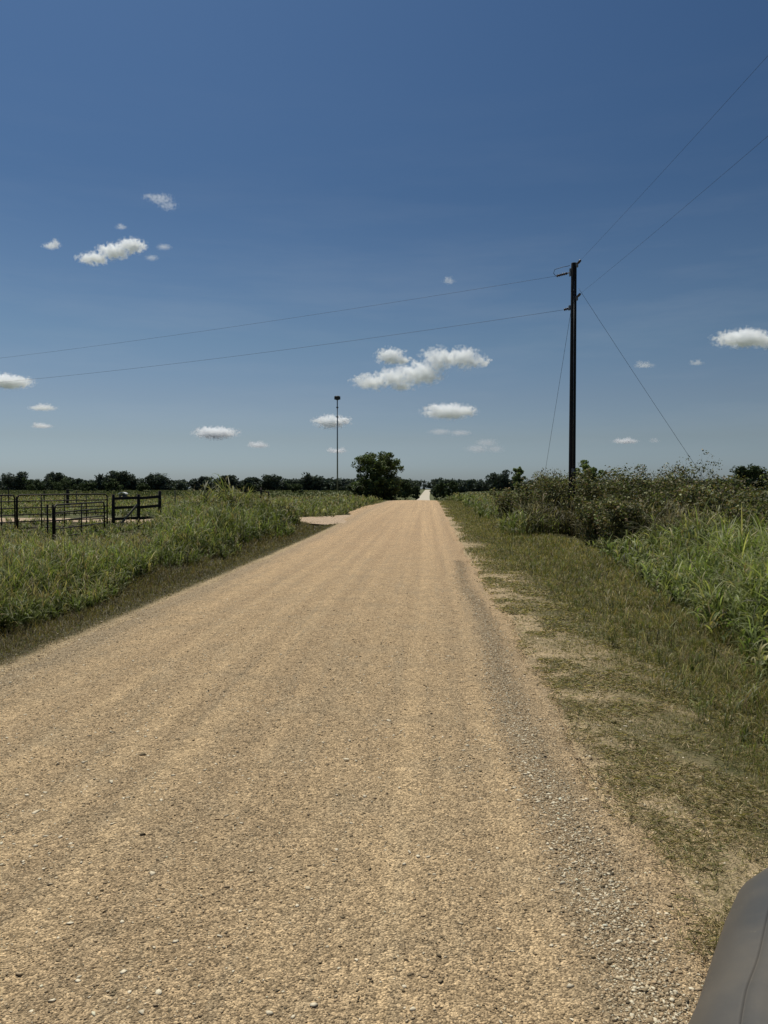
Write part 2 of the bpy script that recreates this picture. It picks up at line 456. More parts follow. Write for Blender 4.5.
def join_strips(name, parts, mat=None):
    V = []; Fs = []; C = []; o = 0
    for v, f, c in parts:
        V.append(v); Fs.append(f+o); C.append(c); o += len(v)
    return np_mesh(name, np.concatenate(V), np.concatenate(Fs), mat or M_grass, colors=np.concatenate(C))
def palette(n, cols, p, var=.25):
    cols = np.array(cols); k = rng.choice(len(cols), n, p=p)
    return cols[k]*rng.uniform(1-var, 1+var, (n, 1))*rng.uniform(.93, 1.07, (n, 3))*np.array([1.18, 1.12, .96])
G_TALL = [[.15, .20, .055], [.10, .14, .042], [.24, .29, .09], [.38, .35, .17], [.055, .07, .025]]

def tall_grass(name, x, y, H, cols, p, leaves=7, wmul=1.0, seed_frac=.1, dens_stem=1):
    n = len(x); z = h_ground(x, y)-.02; d = np.hypot(x, y)
    H = H*rng.uniform(.7, 1.22, n); tone = .62+.76*fbm(x, y, .45, 3)
    out = []
    # leaves
    rep = leaves; N_ = n*rep
    ix = np.repeat(np.arange(n), rep)
    f = rng.uniform(0, .75, N_)
    lean_a = rng.uniform(0, 2*np.pi, n); lean = rng.uniform(0, .22, n)
    hx = f*H[ix]
    P0 = np.stack([x[ix]+np.cos(lean_a[ix])*lean[ix]*hx+rng.normal(0, .02, N_), y[ix]+np.sin(lean_a[ix])*lean[ix]*hx+rng.normal(0, .02, N_), z[ix]+hx*.97], -1)
    length = H[ix]*rng.uniform(.35, .85, N_)
    elev = rng.uniform(.8, 1.5, N_); droop = rng.uniform(.4, 2.7, N_)
    wd = np.maximum(.014*rng.uniform(.6, 1.4, N_), .00115*d[ix])*wmul
    pc = palette(n, cols, p)*tone[:, None]; c = pc[ix]*rng.uniform(.75, 1.25, (N_, 1))
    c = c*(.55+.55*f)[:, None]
    tip = c*.6+np.array([.20, .19, .09])*.4
    out.append(strips(P0, rng.uniform(0, 2*np.pi, N_), elev, length, wd, droop, c, 5, tip))
    # stems
    P0 = np.stack([x, y, z], -1)
    out.append(strips(P0, lean_a, np.pi/2-lean, H, np.maximum(.007, .0007*d), rng.uniform(0, .25, n), pc*.8, 4))
    # seed heads
    s = rng.random(n) < seed_frac; k = s.sum()
    if k:
        top = np.stack([x+np.cos(lean_a)*lean*H, y+np.sin(lean_a)*lean*H, z+H*.97], -1)[s]
        m_ = 7; jx = np.repeat(np.arange(k), m_)
        P = top[jx]+np.stack([rng.normal(0, .012, k*m_), rng.normal(0, .012, k*m_), rng.uniform(-.05, .12, k*m_)], -1)
        cc = palette(k*m_, [[.26, .23, .14], [.20, .15, .09], [.36, .34, .24]], [.5, .2, .3])
        out.append(strips(P, rng.uniform(0, 2*np.pi, k*m_), rng.uniform(.8, 1.5, k*m_), rng.uniform(.07, .2, k*m_), np.maximum(.006, .001*d[s][jx]), rng.uniform(.2, 1.2, k*m_), cc, 3))
    return out
def sample(n, y0, y1, xf0, xf1, power=1.0):
    u = rng.random(n)
    y = y0*(y1/y0)**u
    a = xf0(y); bb = xf1(y); x = a+(bb-a)*rng.random(n)
    k = bb > a
    return x[k], y[k]
LEFT = lambda y: -.60*y-1.5
RIGHT = lambda y: .49*y+1.5

# left verge, between the camera and the driveway
def Hleft(x, y):
    edge = sstep(-5.15, -6.3, x)
    tall = sstep(.40, .30, -x/y)*sstep(15, 25, y)
    return (.30+.36*edge*(.6+.8*fbm(x, y, .5, 3)))*(1-tall)+tall*(.35+.85*edge)*(.75+.5*fbm(x, y, .4, 2))
x, y = sample(12500, 5.5, 34.8, LEFT, lambda y: -5.4+.25*np.sin(y*.7))
k = (fbm(x, y, .9, 3) > .30); x, y = x[k], y[k]
# keep the corral a little more open
pen = (x/y < -.36) & (y > 19) & (y < 35)
k = ~pen | (rng.random(len(x)) < .55); x, y = x[k], y[k]
H = Hleft(x, y)*.86; H = H*(1-.55*sstep(-.33, -.38, x/y)*sstep(14, 20, y))
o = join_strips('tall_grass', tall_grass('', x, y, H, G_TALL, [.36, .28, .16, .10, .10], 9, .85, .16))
prop(o, 'tall green grass with pale seed heads on the left verge', 'grass', kind='stuff')
# beyond the driveway and to the left
x, y = sample(9000, 40.8, 125, LEFT, lambda y: -5.0+0*y)
hh = (.30+.45*fbm(x, y, .15, 3))*(1.15-.5*sstep(-9, -20, x))*(1-.25*sstep(60, 90, y))
o = join_strips('tall_grass', tall_grass('', x, y, hh, [[.18, .225, .075], [.13, .165, .06], [.27, .29, .12], [.36, .34, .18], [.08, .10, .045]], [.32, .26, .22, .12, .08], 5, 1.0, .15))  # brighter blade colours carry the sunlight on this stand
prop(o, 'sunlit yellow green weeds beyond the driveway on the left', 'grass', kind='stuff')
# right: johnson grass in front of the brush
def Hright(x, y): return (.42+.82*sstep(0, 1.9, x-2.25-.1*y))*(.7+.6*fbm(x, y, .6, 3))
x, y = sample(8200, 4.8, 22, lambda y: 2.25+.1*y, RIGHT)
k = (fbm(x, y, .8, 3) > .3) & (x > 2.25+.1*y+.55*rng.random(len(x))**.6*fbm(x, y, 1.3, 3)*1.6); x, y = x[k], y[k]
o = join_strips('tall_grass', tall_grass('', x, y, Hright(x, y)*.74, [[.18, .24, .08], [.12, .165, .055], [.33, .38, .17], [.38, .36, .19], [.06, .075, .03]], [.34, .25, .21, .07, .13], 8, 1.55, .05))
prop(o, 'broad bladed bright green grass on the right before the brush', 'grass', kind='stuff')
x, y = sample(900, 3.6, 26, lambda y: 2.0+0*y, lambda y: np.minimum(2.6+.1*y, RIGHT(y)))
k = rng.random(len(x)) < sstep(1.4, 3.2, x)*.8+.12; x, y = x[k], y[k]
o = join_strips('tall_grass', tall_grass('', x, y, rng.uniform(.08, .27, len(x)), [[.17, .20, .07], [.11, .13, .045], [.30, .27, .15], [.06, .065, .03]], [.35, .3, .2, .15], 10, .6, .1))
prop(o, 'stray taller weeds dotted over the short grass on the right', 'weeds', kind='stuff')
# right: weeds along the verge far down the road
x, y = sample(9000, 27, 120, lambda y: 3.1+.4*np.sin(y*.4)+0*y, lambda y: np.minimum(RIGHT(y), 60))
hh = (.45+.45*fbm(x, y, .25, 3))
o = join_strips('tall_grass', tall_grass('', x, y, hh, [[.15, .20, .07], [.11, .145, .05], [.24, .27, .12], [.33, .31, .17], [.06, .08, .035]], [.34, .26, .2, .12, .08], 5, 1.0, .15))
prop(o, 'pale green weeds along the right verge toward the crest', 'grass', kind='stuff')

# short grass on both verges
def short(n, y0, y1, a, bb, hgt, cols, p, keepf, flat=.5):
    x, y = sample(n, y0, y1, a, bb)
    k = rng.random(len(x)) < keepf(x, y); x, y = x[k], y[k]; m_ = len(x)
    d = np.hypot(x, y); z = h_ground(x, y)-.004
    L_ = hgt(x, y)*rng.uniform(.5, 1.4, m_)
    c = palette(m_, cols, p, .3)*(.7+.6*fbm(x, y, 1.6, 3))[:, None]
    return strips(np.stack([x, y, z], -1), rng.uniform(0, 2*np.pi, m_), rng.uniform(.25, 1.45, m_), L_, np.maximum(.0024, .00075*d), rng.uniform(.1, 1.6, m_), c, 3)
SH = [[.12, .125, .042], [.085, .09, .03], [.22, .18, .085], [.33, .27, .15], [.14, .155, .048]]
SHL = [[.105, .095, .04], [.08, .068, .03], [.16, .125, .065], [.22, .18, .10], [.10, .11, .04]]  # brownish verge blades, darkened in colour for the shade there
clump = lambda x, y: sstep(.36, .62, fbm(x, y, 4.0, 3))
def kr(x, y):
    d = dirt_mask(x, y)
    return np.clip((1-d)*1.0+d*.55*clump(x, y), 0, 1)*(.3+.7*clump(x, y))*sstep(.95, 1.25, x)
a1 = short(190000, 2.0, 16, lambda y: .95+0*y, lambda y: np.minimum(3.3+.1*y, RIGHT(y)), lambda x, y: .025+.08*sstep(1.5, 3.0, x)*(.25+1.0*fbm(x, y, 1.2, 2)+.8*clump(x*.8, y*.8)), SH, [.28, .24, .22, .12, .14], kr)
a2 = short(120000, 16, 80, lambda y: 1.05+0*y, lambda y: 4.9-1.1*sstep(22, 30, y), lambda x, y: .07+.10*sstep(1.6, 3.2, x), SH, [.26, .26, .22, .12, .14], lambda x, y: sstep(1.0, 1.9, x+(fbm(x, y, .6, 3)-.5)*1.6))
SD = [[.40, .34, .20], [.26, .22, .12], [.12, .105, .05], [.09, .09, .035], [.15, .16, .055]]
def kd(x, y): return (.10+.9*sstep(.42, .60, fbm(x, y, 2.6, 4)))*sstep(.88, 1.2, x)*(1-.6*sstep(2.4, 3.2, x))
def strips_flat(n, y0, y1, a, bb, ln, p, kf):
    x, y = sample(n, y0, y1, a, bb); k = rng.random(len(x)) < kf(x, y); x, y = x[k], y[k]; m_ = len(x); d = np.hypot(x, y)
    c = palette(m_, SD, p, .35)
    return strips(np.stack([x, y, h_ground(x, y)+rng.uniform(0, .012, m_)], -1), rng.uniform(0, 6.28, m_), rng.uniform(-.05, .55, m_), ln*rng.uniform(.4, 1.5, m_), np.maximum(.0026, .0010*d), rng.uniform(-.1, .7, m_), c, 3, None, .8)
a3 = strips_flat(170000, 2.0, 18, lambda y: .9+0*y, lambda y: np.minimum(3.2+.05*y, RIGHT(y)), .05, [.26, .24, .18, .16, .16], kd)
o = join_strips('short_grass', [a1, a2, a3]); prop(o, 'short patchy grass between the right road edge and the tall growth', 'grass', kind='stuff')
b1 = short(90000, 5.5, 36, lambda y: np.maximum(LEFT(y), -6.8), lambda y: -4.05+0*y, lambda x, y: .04+.10*sstep(-4.2, -5.2, x)*(.5+fbm(x, y, 1.2, 2)), SHL, [.26, .36, .2, .06, .12], lambda x, y: sstep(-3.95, -4.35, x+(fbm(x, y, 2, 3)-.5)*.5))
b2 = short(26000, 41, 110, lambda y: -9+0*y, lambda y: -4.2+0*y, lambda x, y: .12+0*x, SH, [.26, .3, .22, .08, .14], lambda x, y: sstep(-4.2, -5.0, x+.9*sstep(56, 44, y)))
o = join_strips('short_grass', [b1, b2]); prop(o, 'short brown grass strip with painted shade beside the left road edge', 'grass', kind='stuff')
# low pasture tufts far out
x, y = sample(26000, 90, 430, lambda y: -.62*y, lambda y: .55*y)
k = np.abs(x+1.5-bend(y)) > 4.5; x, y = x[k], y[k]; m_ = len(x); d = np.hypot(x, y)
c = palette(m_, [[.14, .16, .07], [.10, .12, .055], [.19, .185, .10], [.065, .085, .04]], [.35, .3, .2, .15])
v = strips(np.stack([x, y, h_ground(x, y)-.05], -1), rng.uniform(0, 6.28, m_), rng.uniform(.8, 1.5, m_), rng.uniform(.3, .75, m_), .0024*d, rng.uniform(.2, 1, m_), c, 2)
o = join_strips('pasture_grass', [v], M_far); prop(o, 'rough pasture grass reaching to the distant woods', 'grass', kind='stuff')

# ------------------------------------------------------------------ leafy things
def leaf_cloud(cent, spread, nper, size, cols, p, flat=.8, squash=.75, topl=.35):
    n = len(cent)*nper; ix = np.repeat(np.arange(len(cent)), nper)
    off = rng.normal(0, 1, (n, 3)); off = off/np.linalg.norm(off, axis=1, keepdims=True)*rng.uniform(.25, 1, (n, 1))**.6
    off[:, 2] *= squash
    P = cent[ix]+off*spread[ix][:, None]
    nm = rng.normal(0, 1, (n, 3)); nm[:, 2] += flat; nm += off*.6; nm /= np.linalg.norm(nm, axis=1, keepdims=True)
    t = np.cross(nm, rng.normal(0, 1, (n, 3))); t /= np.linalg.norm(t, axis=1, keepdims=True); bt = np.cross(nm, t)
    s = size*rng.uniform(.6, 1.4, n)
    a = t*s[:, None]; bb = bt*(s*rng.uniform(.45, .75, n))[:, None]
    V = np.stack([P-a, P-bb*.9-a*.1, P+a, P+bb*.9-a*.1], 1)
    V[:, 1] += nm*(s*.15)[:, None]; V[:, 3] += nm*(s*.15)[:, None]
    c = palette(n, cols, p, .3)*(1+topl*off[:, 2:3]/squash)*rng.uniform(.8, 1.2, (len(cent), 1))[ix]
    return V.reshape(-1, 3), np.arange(n*4).reshape(-1, 4), np.repeat(np.clip(c, .004, 1), 4, 0)
def branching(H, W, rs, nb=9, first=.18, lean=0.0, trunk_r=.12, up=.55, full=0):
    mb = MB(); tips = []
    tp = [Vector((0, 0, -.1))]
    for k in range(1, 6):
        tp.append(Vector((lean*H*(k/5)**1.5+rs.uniform(-.03, .03)*H, rs.uniform(-.03, .03)*H, H*.82*k/5)))
    mb.tube(tp, [trunk_r*(1-.15*k)**1.3+.005 for k in range(6)], 7)
    for j in range(nb):
        f = first+(.9-first)*(j+.5)/nb
        seg = f*5; i0 = min(int(seg), 4); p0 = tp[i0].lerp(tp[i0+1], seg-i0)
        az = j*2.4+rs.uniform(-.5, .5)
        prof = math.sin(min(1, (f-first*.3)/.75)*math.pi*.80)*.95+.12
        prof = max(prof, full*(1-.35*f))
        L_ = W*.5*prof*rs.uniform(.75, 1.2)
        d = Vector((math.cos(az), math.sin(az), up*rs.uniform(.3, 1.3)+f*.7))
        q = p0.copy(); pts = [q.copy()]
        for s in range(4):
            d = (d+Vector((rs.uniform(-.3, .3), rs.uniform(-.3, .3), rs.uniform(-.1, .3)))).normalized()
            q = q+d*L_/4; pts.append(q.copy())
            if s >= 1: tips.append((q.copy(), .6+.1*s))
            if s in (1, 2):
                d2 = (d+Vector((rs.uniform(-1, 1), rs.uniform(-1, 1), rs.uniform(-.2, .8)))).normalized()
                q2 = q+d2*L_*.3; mb.tube([q, q2], [trunk_r*.12, trunk_r*.04], 4); tips.append((q2, .7))
        mb.tube(pts, [trunk_r*.42*(1-.2*s)*(1-f*.5) for s in range(5)], 5)
    tips.append((tp[-1], .8))
    return mb, tips
def tree(name, loc, H, W, seed, label, cat, group=None, cols=None, p=None, nleaf=90, leaf=.12, spread=.11, nb=10, first=.15, mat=None, lean=0, trunk_r=None, squash=.7, stem='trunk', crown='crown', rz=0, up=.55, full=0):
    rs = random.Random(seed)
    root = empty(name, loc, rz); prop(root, label, cat, group)
    mb, tips = branching(H, W, rs, nb, first, lean, trunk_r or H*.022, up, full or (.8 if mat is M_far else 0))
    mb.build(stem, M_bark, root, True)
    if full >= 1:
        for _ in range(70):
            a_ = rs.uniform(0, 6.28); f_ = rs.uniform(.03, .55); r_ = W*(.30+.16*math.sin(f_*3.0))*rs.uniform(.3, 1.05)
            tips.append((Vector((math.cos(a_)*r_, math.sin(a_)*r_, H*f_)), .75))
    cent = np.array([t[0][:] for t in tips]); spr = np.array([t[1]*rs.uniform(.6, 1.3) for t in tips])*W*spread
    cols = cols or [[.030, .045, .018], [.045, .062, .024], [.065, .085, .032], [.02, .03, .013]]; p = p or [.35, .3, .15, .2]
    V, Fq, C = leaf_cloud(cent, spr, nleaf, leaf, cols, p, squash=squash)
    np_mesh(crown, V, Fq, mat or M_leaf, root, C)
    return root

# the round dark tree beside the road
x = at(377, 92); z0 = float(h_ground(x, 92))
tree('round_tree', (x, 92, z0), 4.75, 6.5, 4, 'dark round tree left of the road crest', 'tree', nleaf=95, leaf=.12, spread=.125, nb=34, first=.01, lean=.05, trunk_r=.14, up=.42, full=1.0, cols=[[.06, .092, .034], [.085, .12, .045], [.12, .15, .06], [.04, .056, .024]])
# small growth at its foot
for i, (px, d, H, W, lab) in enumerate([(357, 88, 1.3, 2.2, 'low dark bush at the left foot of the round tree'), (391, 90, 1.5, 2.0, 'low dark bush at the right foot of the round tree')]):
    x = at(px, d); tree('low_bush', (x, d, float(h_ground(x, d))), H, W, 30+i, lab, 'bush', nleaf=60, leaf=.10, spread=.16, nb=8, first=.02)
# trees down in the dip beside the far road
DC = [[.046, .068, .036], [.06, .085, .042], [.08, .105, .05], [.033, .046, .027]]
dips = [(405, 262, 6.9, 7.2, 'rounded green tree in the dip just left of the far road'), (396, 285, 7.6, 6.5, 'dark tree in the dip right behind the round tree'),
        (415.5, 290, 6.0, 3.6, 'narrow tree in the dip close against the far road'), (441, 290, 6.5, 5.0, 'dark tree in the dip just right of the far road'),
        (452, 280, 6.6, 6.0, 'second dark tree right of the far road'), (436, 330, 5.4, 3.6, 'small tree squeezed against the right edge of the far road')]
for i, (px, d, H, W, lab) in enumerate(dips):
    x = at(px, d); tree('dip_tree', (x, d, float(h_ground(x, d))-.1), H, W, 50+i, lab, 'tree', 'trees in the dip beside the far road', cols=DC, nleaf=60, leaf=.34, spread=.16, nb=11, first=.06, mat=M_far)

# distant wood: one mass, plus the trees that stand out of it
FC = [[.058, .078, .072], [.070, .092, .080], [.046, .061, .060], [.082, .104, .080]]  # blue grey distance haze is mixed into these leaf colours
cent = []; spr = []
for row, (dist, hgt, dens) in enumerate([(455, 5.5, 11), (480, 6.1, 10), (520, 6.5, 10)]):
    xx = -430.0
    while xx < 430:
        yy = dist+rng.uniform(-9, 9)+14*math.sin(xx*.013)
        Ht = (hgt+.45+2.4*math.exp(-((xx+1.5)/26.0)**2))*rng.uniform(.85, 1.06)*(.92+.22*float(fbm(xx, row*9.0, .03, 2)))
        Wt = rng.uniform(7, 12); zb = float(h_ground(xx, yy))
        for k in range(14):
            f = rng.uniform(.02, .92)
            rr = Wt*.5*math.sin(min(1, f+.15)*math.pi*.85)
            a = rng.uniform(0, 6.28); cent.append((xx+math.cos(a)*rr*rng.uniform(.2, .9), yy+math.sin(a)*rr*.5, zb+f*Ht)); spr.append(rng.uniform(1.3, 2.4))
        xx += rng.uniform(3.6, 6.5)
for xx in np.arange(-70, 75, 5.0):
    yy = 980+rng.uniform(-15, 15); zb = float(h_ground(xx, yy))
    for k in range(14):
        cent.append((xx+rng.uniform(-4, 4), yy+rng.uniform(-4, 4), zb+rng.uniform(.03, .9)*rng.uniform(11, 14))); spr.append(rng.uniform(1.8, 3.0))
cent = np.array(cent); spr = np.array(spr)
k = (cent[:, 1] > 900) | ~((np.abs(cent[:, 0]-bend(cent[:, 1])+1.5) < 4.5))
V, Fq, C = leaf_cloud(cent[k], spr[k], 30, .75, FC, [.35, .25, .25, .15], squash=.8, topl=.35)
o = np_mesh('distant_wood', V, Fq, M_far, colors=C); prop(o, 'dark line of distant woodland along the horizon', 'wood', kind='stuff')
far = [(14, 474.5, 24, 'leftmost round crown standing above the distant wood'), (56, 472.5, 22, 'wide dark crown rising over the wood above the left pipe gate'), (72, 474, 12, 'small crown just right of the wide one above the pipe gate'),
       (104, 475, 20, 'low rounded crown of the wood left of the wooden fence'), (119, 471.5, 24, 'tallest broad crown of the wood above the wooden fence'), (131, 472.5, 13, 'narrow crown of the wood above the wooden fence brace'),
       (158, 476, 24, 'wide flat crown of the wood just right of the wooden fence'), (205, 475, 16, 'blunt crown of the wood left of the tallest weeds'), (227, 473, 18, 'pointed tall crown of the wood above the roadside weeds'),
       (250, 476, 16, 'round crown of the wood above the far rail fence'), (272, 475.5, 20, 'double crown of the wood right of the far rail fence'), (310, 477, 22, 'low crown of the wood left of the tall mast'),
       (500, 477.5, 24, 'low crown of the wood midway between far road and utility pole'), (548, 478, 18, 'crown of the wood just left of the utility pole')]
for i, (px, py, wpx, lab) in enumerate(far):
    d = 425+7*((i*5) % 4); x, zt = at(px, d, py+4.5-2.0*(px > 400)); zb = float(h_ground(x, d))
    tree('wood_edge_tree', (x, d, zb-.1), (zt-zb)*.86, wpx/F*d*1.15, 80+i, lab, 'tree', 'trees standing out of the distant wood', cols=FC, p=[.35, .25, .25, .15], nleaf=55, leaf=.6, spread=.22, nb=13, first=.02, mat=M_far)
# nearer tree at the far right
d = 190; x, zt = at(752, d, 473.5); zb = float(h_ground(x, d))
tree('field_tree', (x, d, zb), (zt-zb)*.95, 9.5, 121, 'dark spreading tree beyond the brush at the far right', 'tree', cols=DC, nleaf=60, leaf=.3, spread=.16, nb=14, first=.08, mat=M_far)
# bushes out in the left pasture
for i, (px, d, H, W, lab) in enumerate([(34, 300, 2.8, 9, 'low bush in the left pasture below the wide crown'), (62, 280, 2.6, 10, 'long low bush in the pasture behind the pipe gate'), (112, 250, 2.6, 7, 'bush in the pasture behind the wooden fence'), (143, 240, 2.5, 4, 'small round bush in the pasture right of the white feeder'),
                                      (248, 210, 2.6, 4.2, 'dark round bush in the pasture behind the far rail fence'), (296, 260, 2.2, 6, 'low bush in the pasture left of the tall mast'), (88, 270, 2.2, 6, 'low bush in the pasture left of the wooden fence')]):
    x = at(px, d); tree('pasture_bush', (x, d, float(h_ground(x, d))-.2), H, W, 140+i, lab, 'bush', 'bushes scattered over the left pasture', cols=DC, nleaf=40, leaf=.26, spread=.16, nb=9, first=.03, mat=M_far, up=.25)

# brush on the right: dark leafy shrubs with bare reddish twigs
BC = [[.085, .105, .045], [.12, .115, .055], [.045, .052, .026], [.16, .12, .07], [.22, .24, .13]]
BP = [.3, .25, .2, .15, .1]
brush = [(512, 33, 1.35, 2.3, 'small leafy shrub at the near end of the brush beside the verge'), (540, 31, 1.75, 2.8, 'dark shrub standing between the verge and the guy wire foot'),
         (566, 29.5, 1.9, 2.7, 'dark shrub in front of the foot of the utility pole'), (560, 35, 2.0, 3.0, 'shrub behind the pole foot on its left side'),
         (596, 27, 1.95, 2.8, 'shrub right of the utility pole with reddish twigs'), (618, 31, 2.1, 3.2, 'shrub in the back of the brush, first right of the light green sapling'),
         (636, 24.5, 1.95, 2.8, 'broad brown green shrub in the middle of the brush'), (655, 29, 2.15, 3.0, 'shrub in the back row where the brush is flat topped'),
         (688, 22.5, 2.0, 2.4, 'shrub under the right guy wire'), (697, 26, 2.35, 2.6, 'tallest shrub with loose sprigs against the sky'), (728, 24, 2.05, 2.6, 'shrub right of the tallest shrub in the back row'),
         (745, 19.5, 1.75, 2.3, 'shrub at the right behind the bright grass'), (775, 22, 1.95, 2.8, 'shrub cut off by the right picture edge at the back'), (790, 17, 1.65, 2.4, 'shrub cut off by the right picture edge nearest to the camera'),
         (715, 19, 1.65, 2.0, 'low shrub just behind the bright green grass clump'), (668, 20.5, 1.6, 2.1, 'low shrub left of centre behind the bright grass'), (600, 22.5, 1.35, 2.0, 'low shrub at the front edge of the brush near the short grass'), (632, 20, 1.25, 1.8, 'low front shrub where the bright grass begins')]
for i, (px, d, H, W, lab) in enumerate(brush):
    x = at(px, d)
    tree('brush_shrub', (x, d, float(h_ground(x, d))), H*(.57 if px < 720 else .47), W*1.15, 200+i, lab, 'shrub', 'shrubs of the brush on the right', cols=BC, p=BP, nleaf=75, leaf=.042, spread=.15, nb=15, first=.03, trunk_r=.022, squash=.9, stem='stems', crown='foliage', up=.9)
# loose twigs with leaves standing up out of the tallest shrub are part of the shrub row's outline
GC = [[.12, .17, .06], [.09, .13, .05], [.16, .20, .08]]
x, zt = at(589, 38, 462); zb = float(h_ground(x, 38))
tree('sapling', (x, 38, zb), zt-zb+.25, 1.6, 301, 'light green leafy sapling just right of the utility pole', 'sapling', cols=GC, p=[.4, .3, .3], nleaf=90, leaf=.055, spread=.14, nb=15, first=.35, trunk_r=.03, up=.8)
x, zt = at(519, 46, 466); zb = float(h_ground(x, 46))
tree('sapling', (x, 46, zb), zt-zb+.5, .9, 302, 'thin bare stemmed sapling left of the guy wire, rising over the wood', 'sapling', cols=GC, p=[.4, .3, .3], nleaf=40, leaf=.06, spread=.17, nb=11, first=.45, trunk_r=.022, up=.8)
x, zt = at(690, 25, 467); zb = float(h_ground(x, 25))
tree('twiggy_bush', (x, 25, zb), zt-zb, 2.6, 303, 'loose sprigs of small leaves above the brush under the right guy wire', 'bush', cols=BC, p=BP, nleaf=9, leaf=.035, spread=.10, nb=18, first=.4, trunk_r=.018, up=1.4)
x, zt = at(563, 31, 474); zb = float(h_ground(x, 31))
tree('twiggy_bush', (x, 31, zb), zt-zb, 1.6, 304, 'few thin sprigs beside the left side of the utility pole', 'bush', cols=BC, p=BP, nleaf=7, leaf=.035, spread=.12, nb=10, first=.5, trunk_r=.014, up=1.4)
# weeds filling between shrubs
x, y = sample(5200, 17, 36, lambda y: np.where(y < 27, 5.3-.06*(y-17), 3.5), RIGHT)
xx = rng.uniform(0, 1, len(x))
o = join_strips('brush_weeds', tall_grass('', x, y, (.8+.5*fbm(x, y, .5, 2)), [[.06, .06, .03], [.10, .085, .05], [.05, .065, .028], [.15, .12, .075]], [.35, .25, .25, .15], 6, .8, .25), M_leaf)
prop(o, 'brownish weeds growing thickly between the shrubs on the right', 'weeds', kind='stuff')

# tall leafy weeds at the corner of the driveway
for i, (px, d, H, W, lab) in enumerate([(222, 31, 1.75, 1.6, 'tallest leafy weed clump on the left, topped by pale plumes'), (205, 30, 1.4, 1.5, 'leafy weed clump left of the plumed clump'), (243, 32, 1.5, 1.5, 'leafy weed clump right of the plumed clump'), (262, 33, 1.2, 1.4, 'leafy weed clump nearest to the driveway mouth'), (284, 34.3, .95, 1.2, 'low weed clump at the edge of the driveway mouth')]):
    x = at(px, d); m_ = 60
    a_ = rng.uniform(0, 6.28, m_); r_ = W*.5*np.sqrt(rng.random(m_)); xx, yy = x+r_*np.cos(a_), d+r_*np.sin(a_)
    cl = [[.13, .165, .06], [.20, .23, .10], [.08, .10, .04], [.30, .30, .17]]
    ps = tall_grass('', xx, yy, H*(1-.35*(r_/W*2)**2), cl, [.4, .25, .2, .15], 14, 1.3, .55)
    zb = float(h_ground(x, d)); root = empty('weed_clump', (x, d, zb)); prop(root, lab, 'weeds', 'leafy weed clumps at the driveway corner')
    off = np.array([[x, d, zb]])
    (v0, f0, c0), (v1_, f1, c1_), (v2, f2, c2) = ps
    np_mesh('leaves', np.concatenate([v0, v2])-off, np.concatenate([f0, f2+len(v0)]), M_grass, root, np.concatenate([c0, c2])); np_mesh('stems', v1_-off, f1, M_grass, root, c1_)

# ------------------------------------------------------------------ fences and pens on the left
def gz(x, y): return float(h_ground(x, y))
def panel(name, A, B, H, rails, label, uprights=2, r=.028, roundc=True, base=.12):
    """tubular livestock panel from A to B (ground plan), rails bent round at the top"""
    root = empty(name, (A[0], A[1], gz(*A))); prop(root, label, 'gate' if 'gate' in name else 'fence panel')
    dx, dy = B[0]-A[0], B[1]-A[1]; dz = gz(*B)-gz(*A); L_ = math.hypot(dx, dy)
    P = lambda t, z: Vector((dx*t, dy*t, dz*t+z))
    f = MB(); c = .13/L_
    f.tube([P(0, base), P(0, H-.13), P(c*.3, H-.04), P(c, H), P(1-c, H), P(1-c*.3, H-.04), P(1, H-.13), P(1, base), ], r, 8)
    f.build('frame', M_pipe, root, True)
    for k in range(rails):
        z = base+.02+(H-base)*(k/(rails))
        q = MB(); q.tube([P(.003, z), P(.997, z)], r*.8, 7); q.build('rail', M_pipe, root, True)
    for k in range(uprights):
        t = (k+1)/(uprights+1); q = MB(); q.tube([P(t, base), P(t, H)], r*.75, 7); q.build('upright', M_pipe, root, True)
    return root
def post(name, x, y, H, r, mat, label, cat='post', group=None, n=10):
    root = MB(); z = gz(x, y)
    root.tube([(0, 0, -.3), (0, 0, H*.5), (.004, 0, H-.02), (.004, 0, H)], [r, r*.98, r*.96, r*.8], n)
    o = root.build(name, mat, None, True, (x, y, z)); prop(o, label, cat, group); return o
A0 = (at(-28, 26), 26.0); A1 = (at(14.5, 28.5), 28.5); A2 = (at(107, 31.5), 31.5)
panel('pipe_gate', A0, A1, 1.42, 5, 'dark pipe gate panel cut by the left picture edge')
panel('pipe_gate', (A1[0]+.1, A1[1]), A2, 1.42, 5, 'long dark pipe gate panel reaching from the hinge post to the wooden fence', 3)
post('gate_post', A1[0]+.04, A1[1]+.06, 1.36, .034, M_pipe, 'dark steel hinge post between the two long pipe panels')
B0 = (at(47, 23.6), 23.6); B1 = (at(52.5, 23.8), 23.8); B2 = (at(104, 28.0), 28.0)
panel('corral_section', (B1[0]+.06, B1[1]), B2, 1.18, 4, 'nearer shorter pipe panel running back from the two close posts', 1)
post('gate_post', *B0, 1.2, .028, M_pipe, 'left one of the two close thin posts in front of the pipe gate')
post('gate_post', *B1, 1.2, .032, M_pipe, 'right one of the two close posts, where the nearer pipe panel starts')
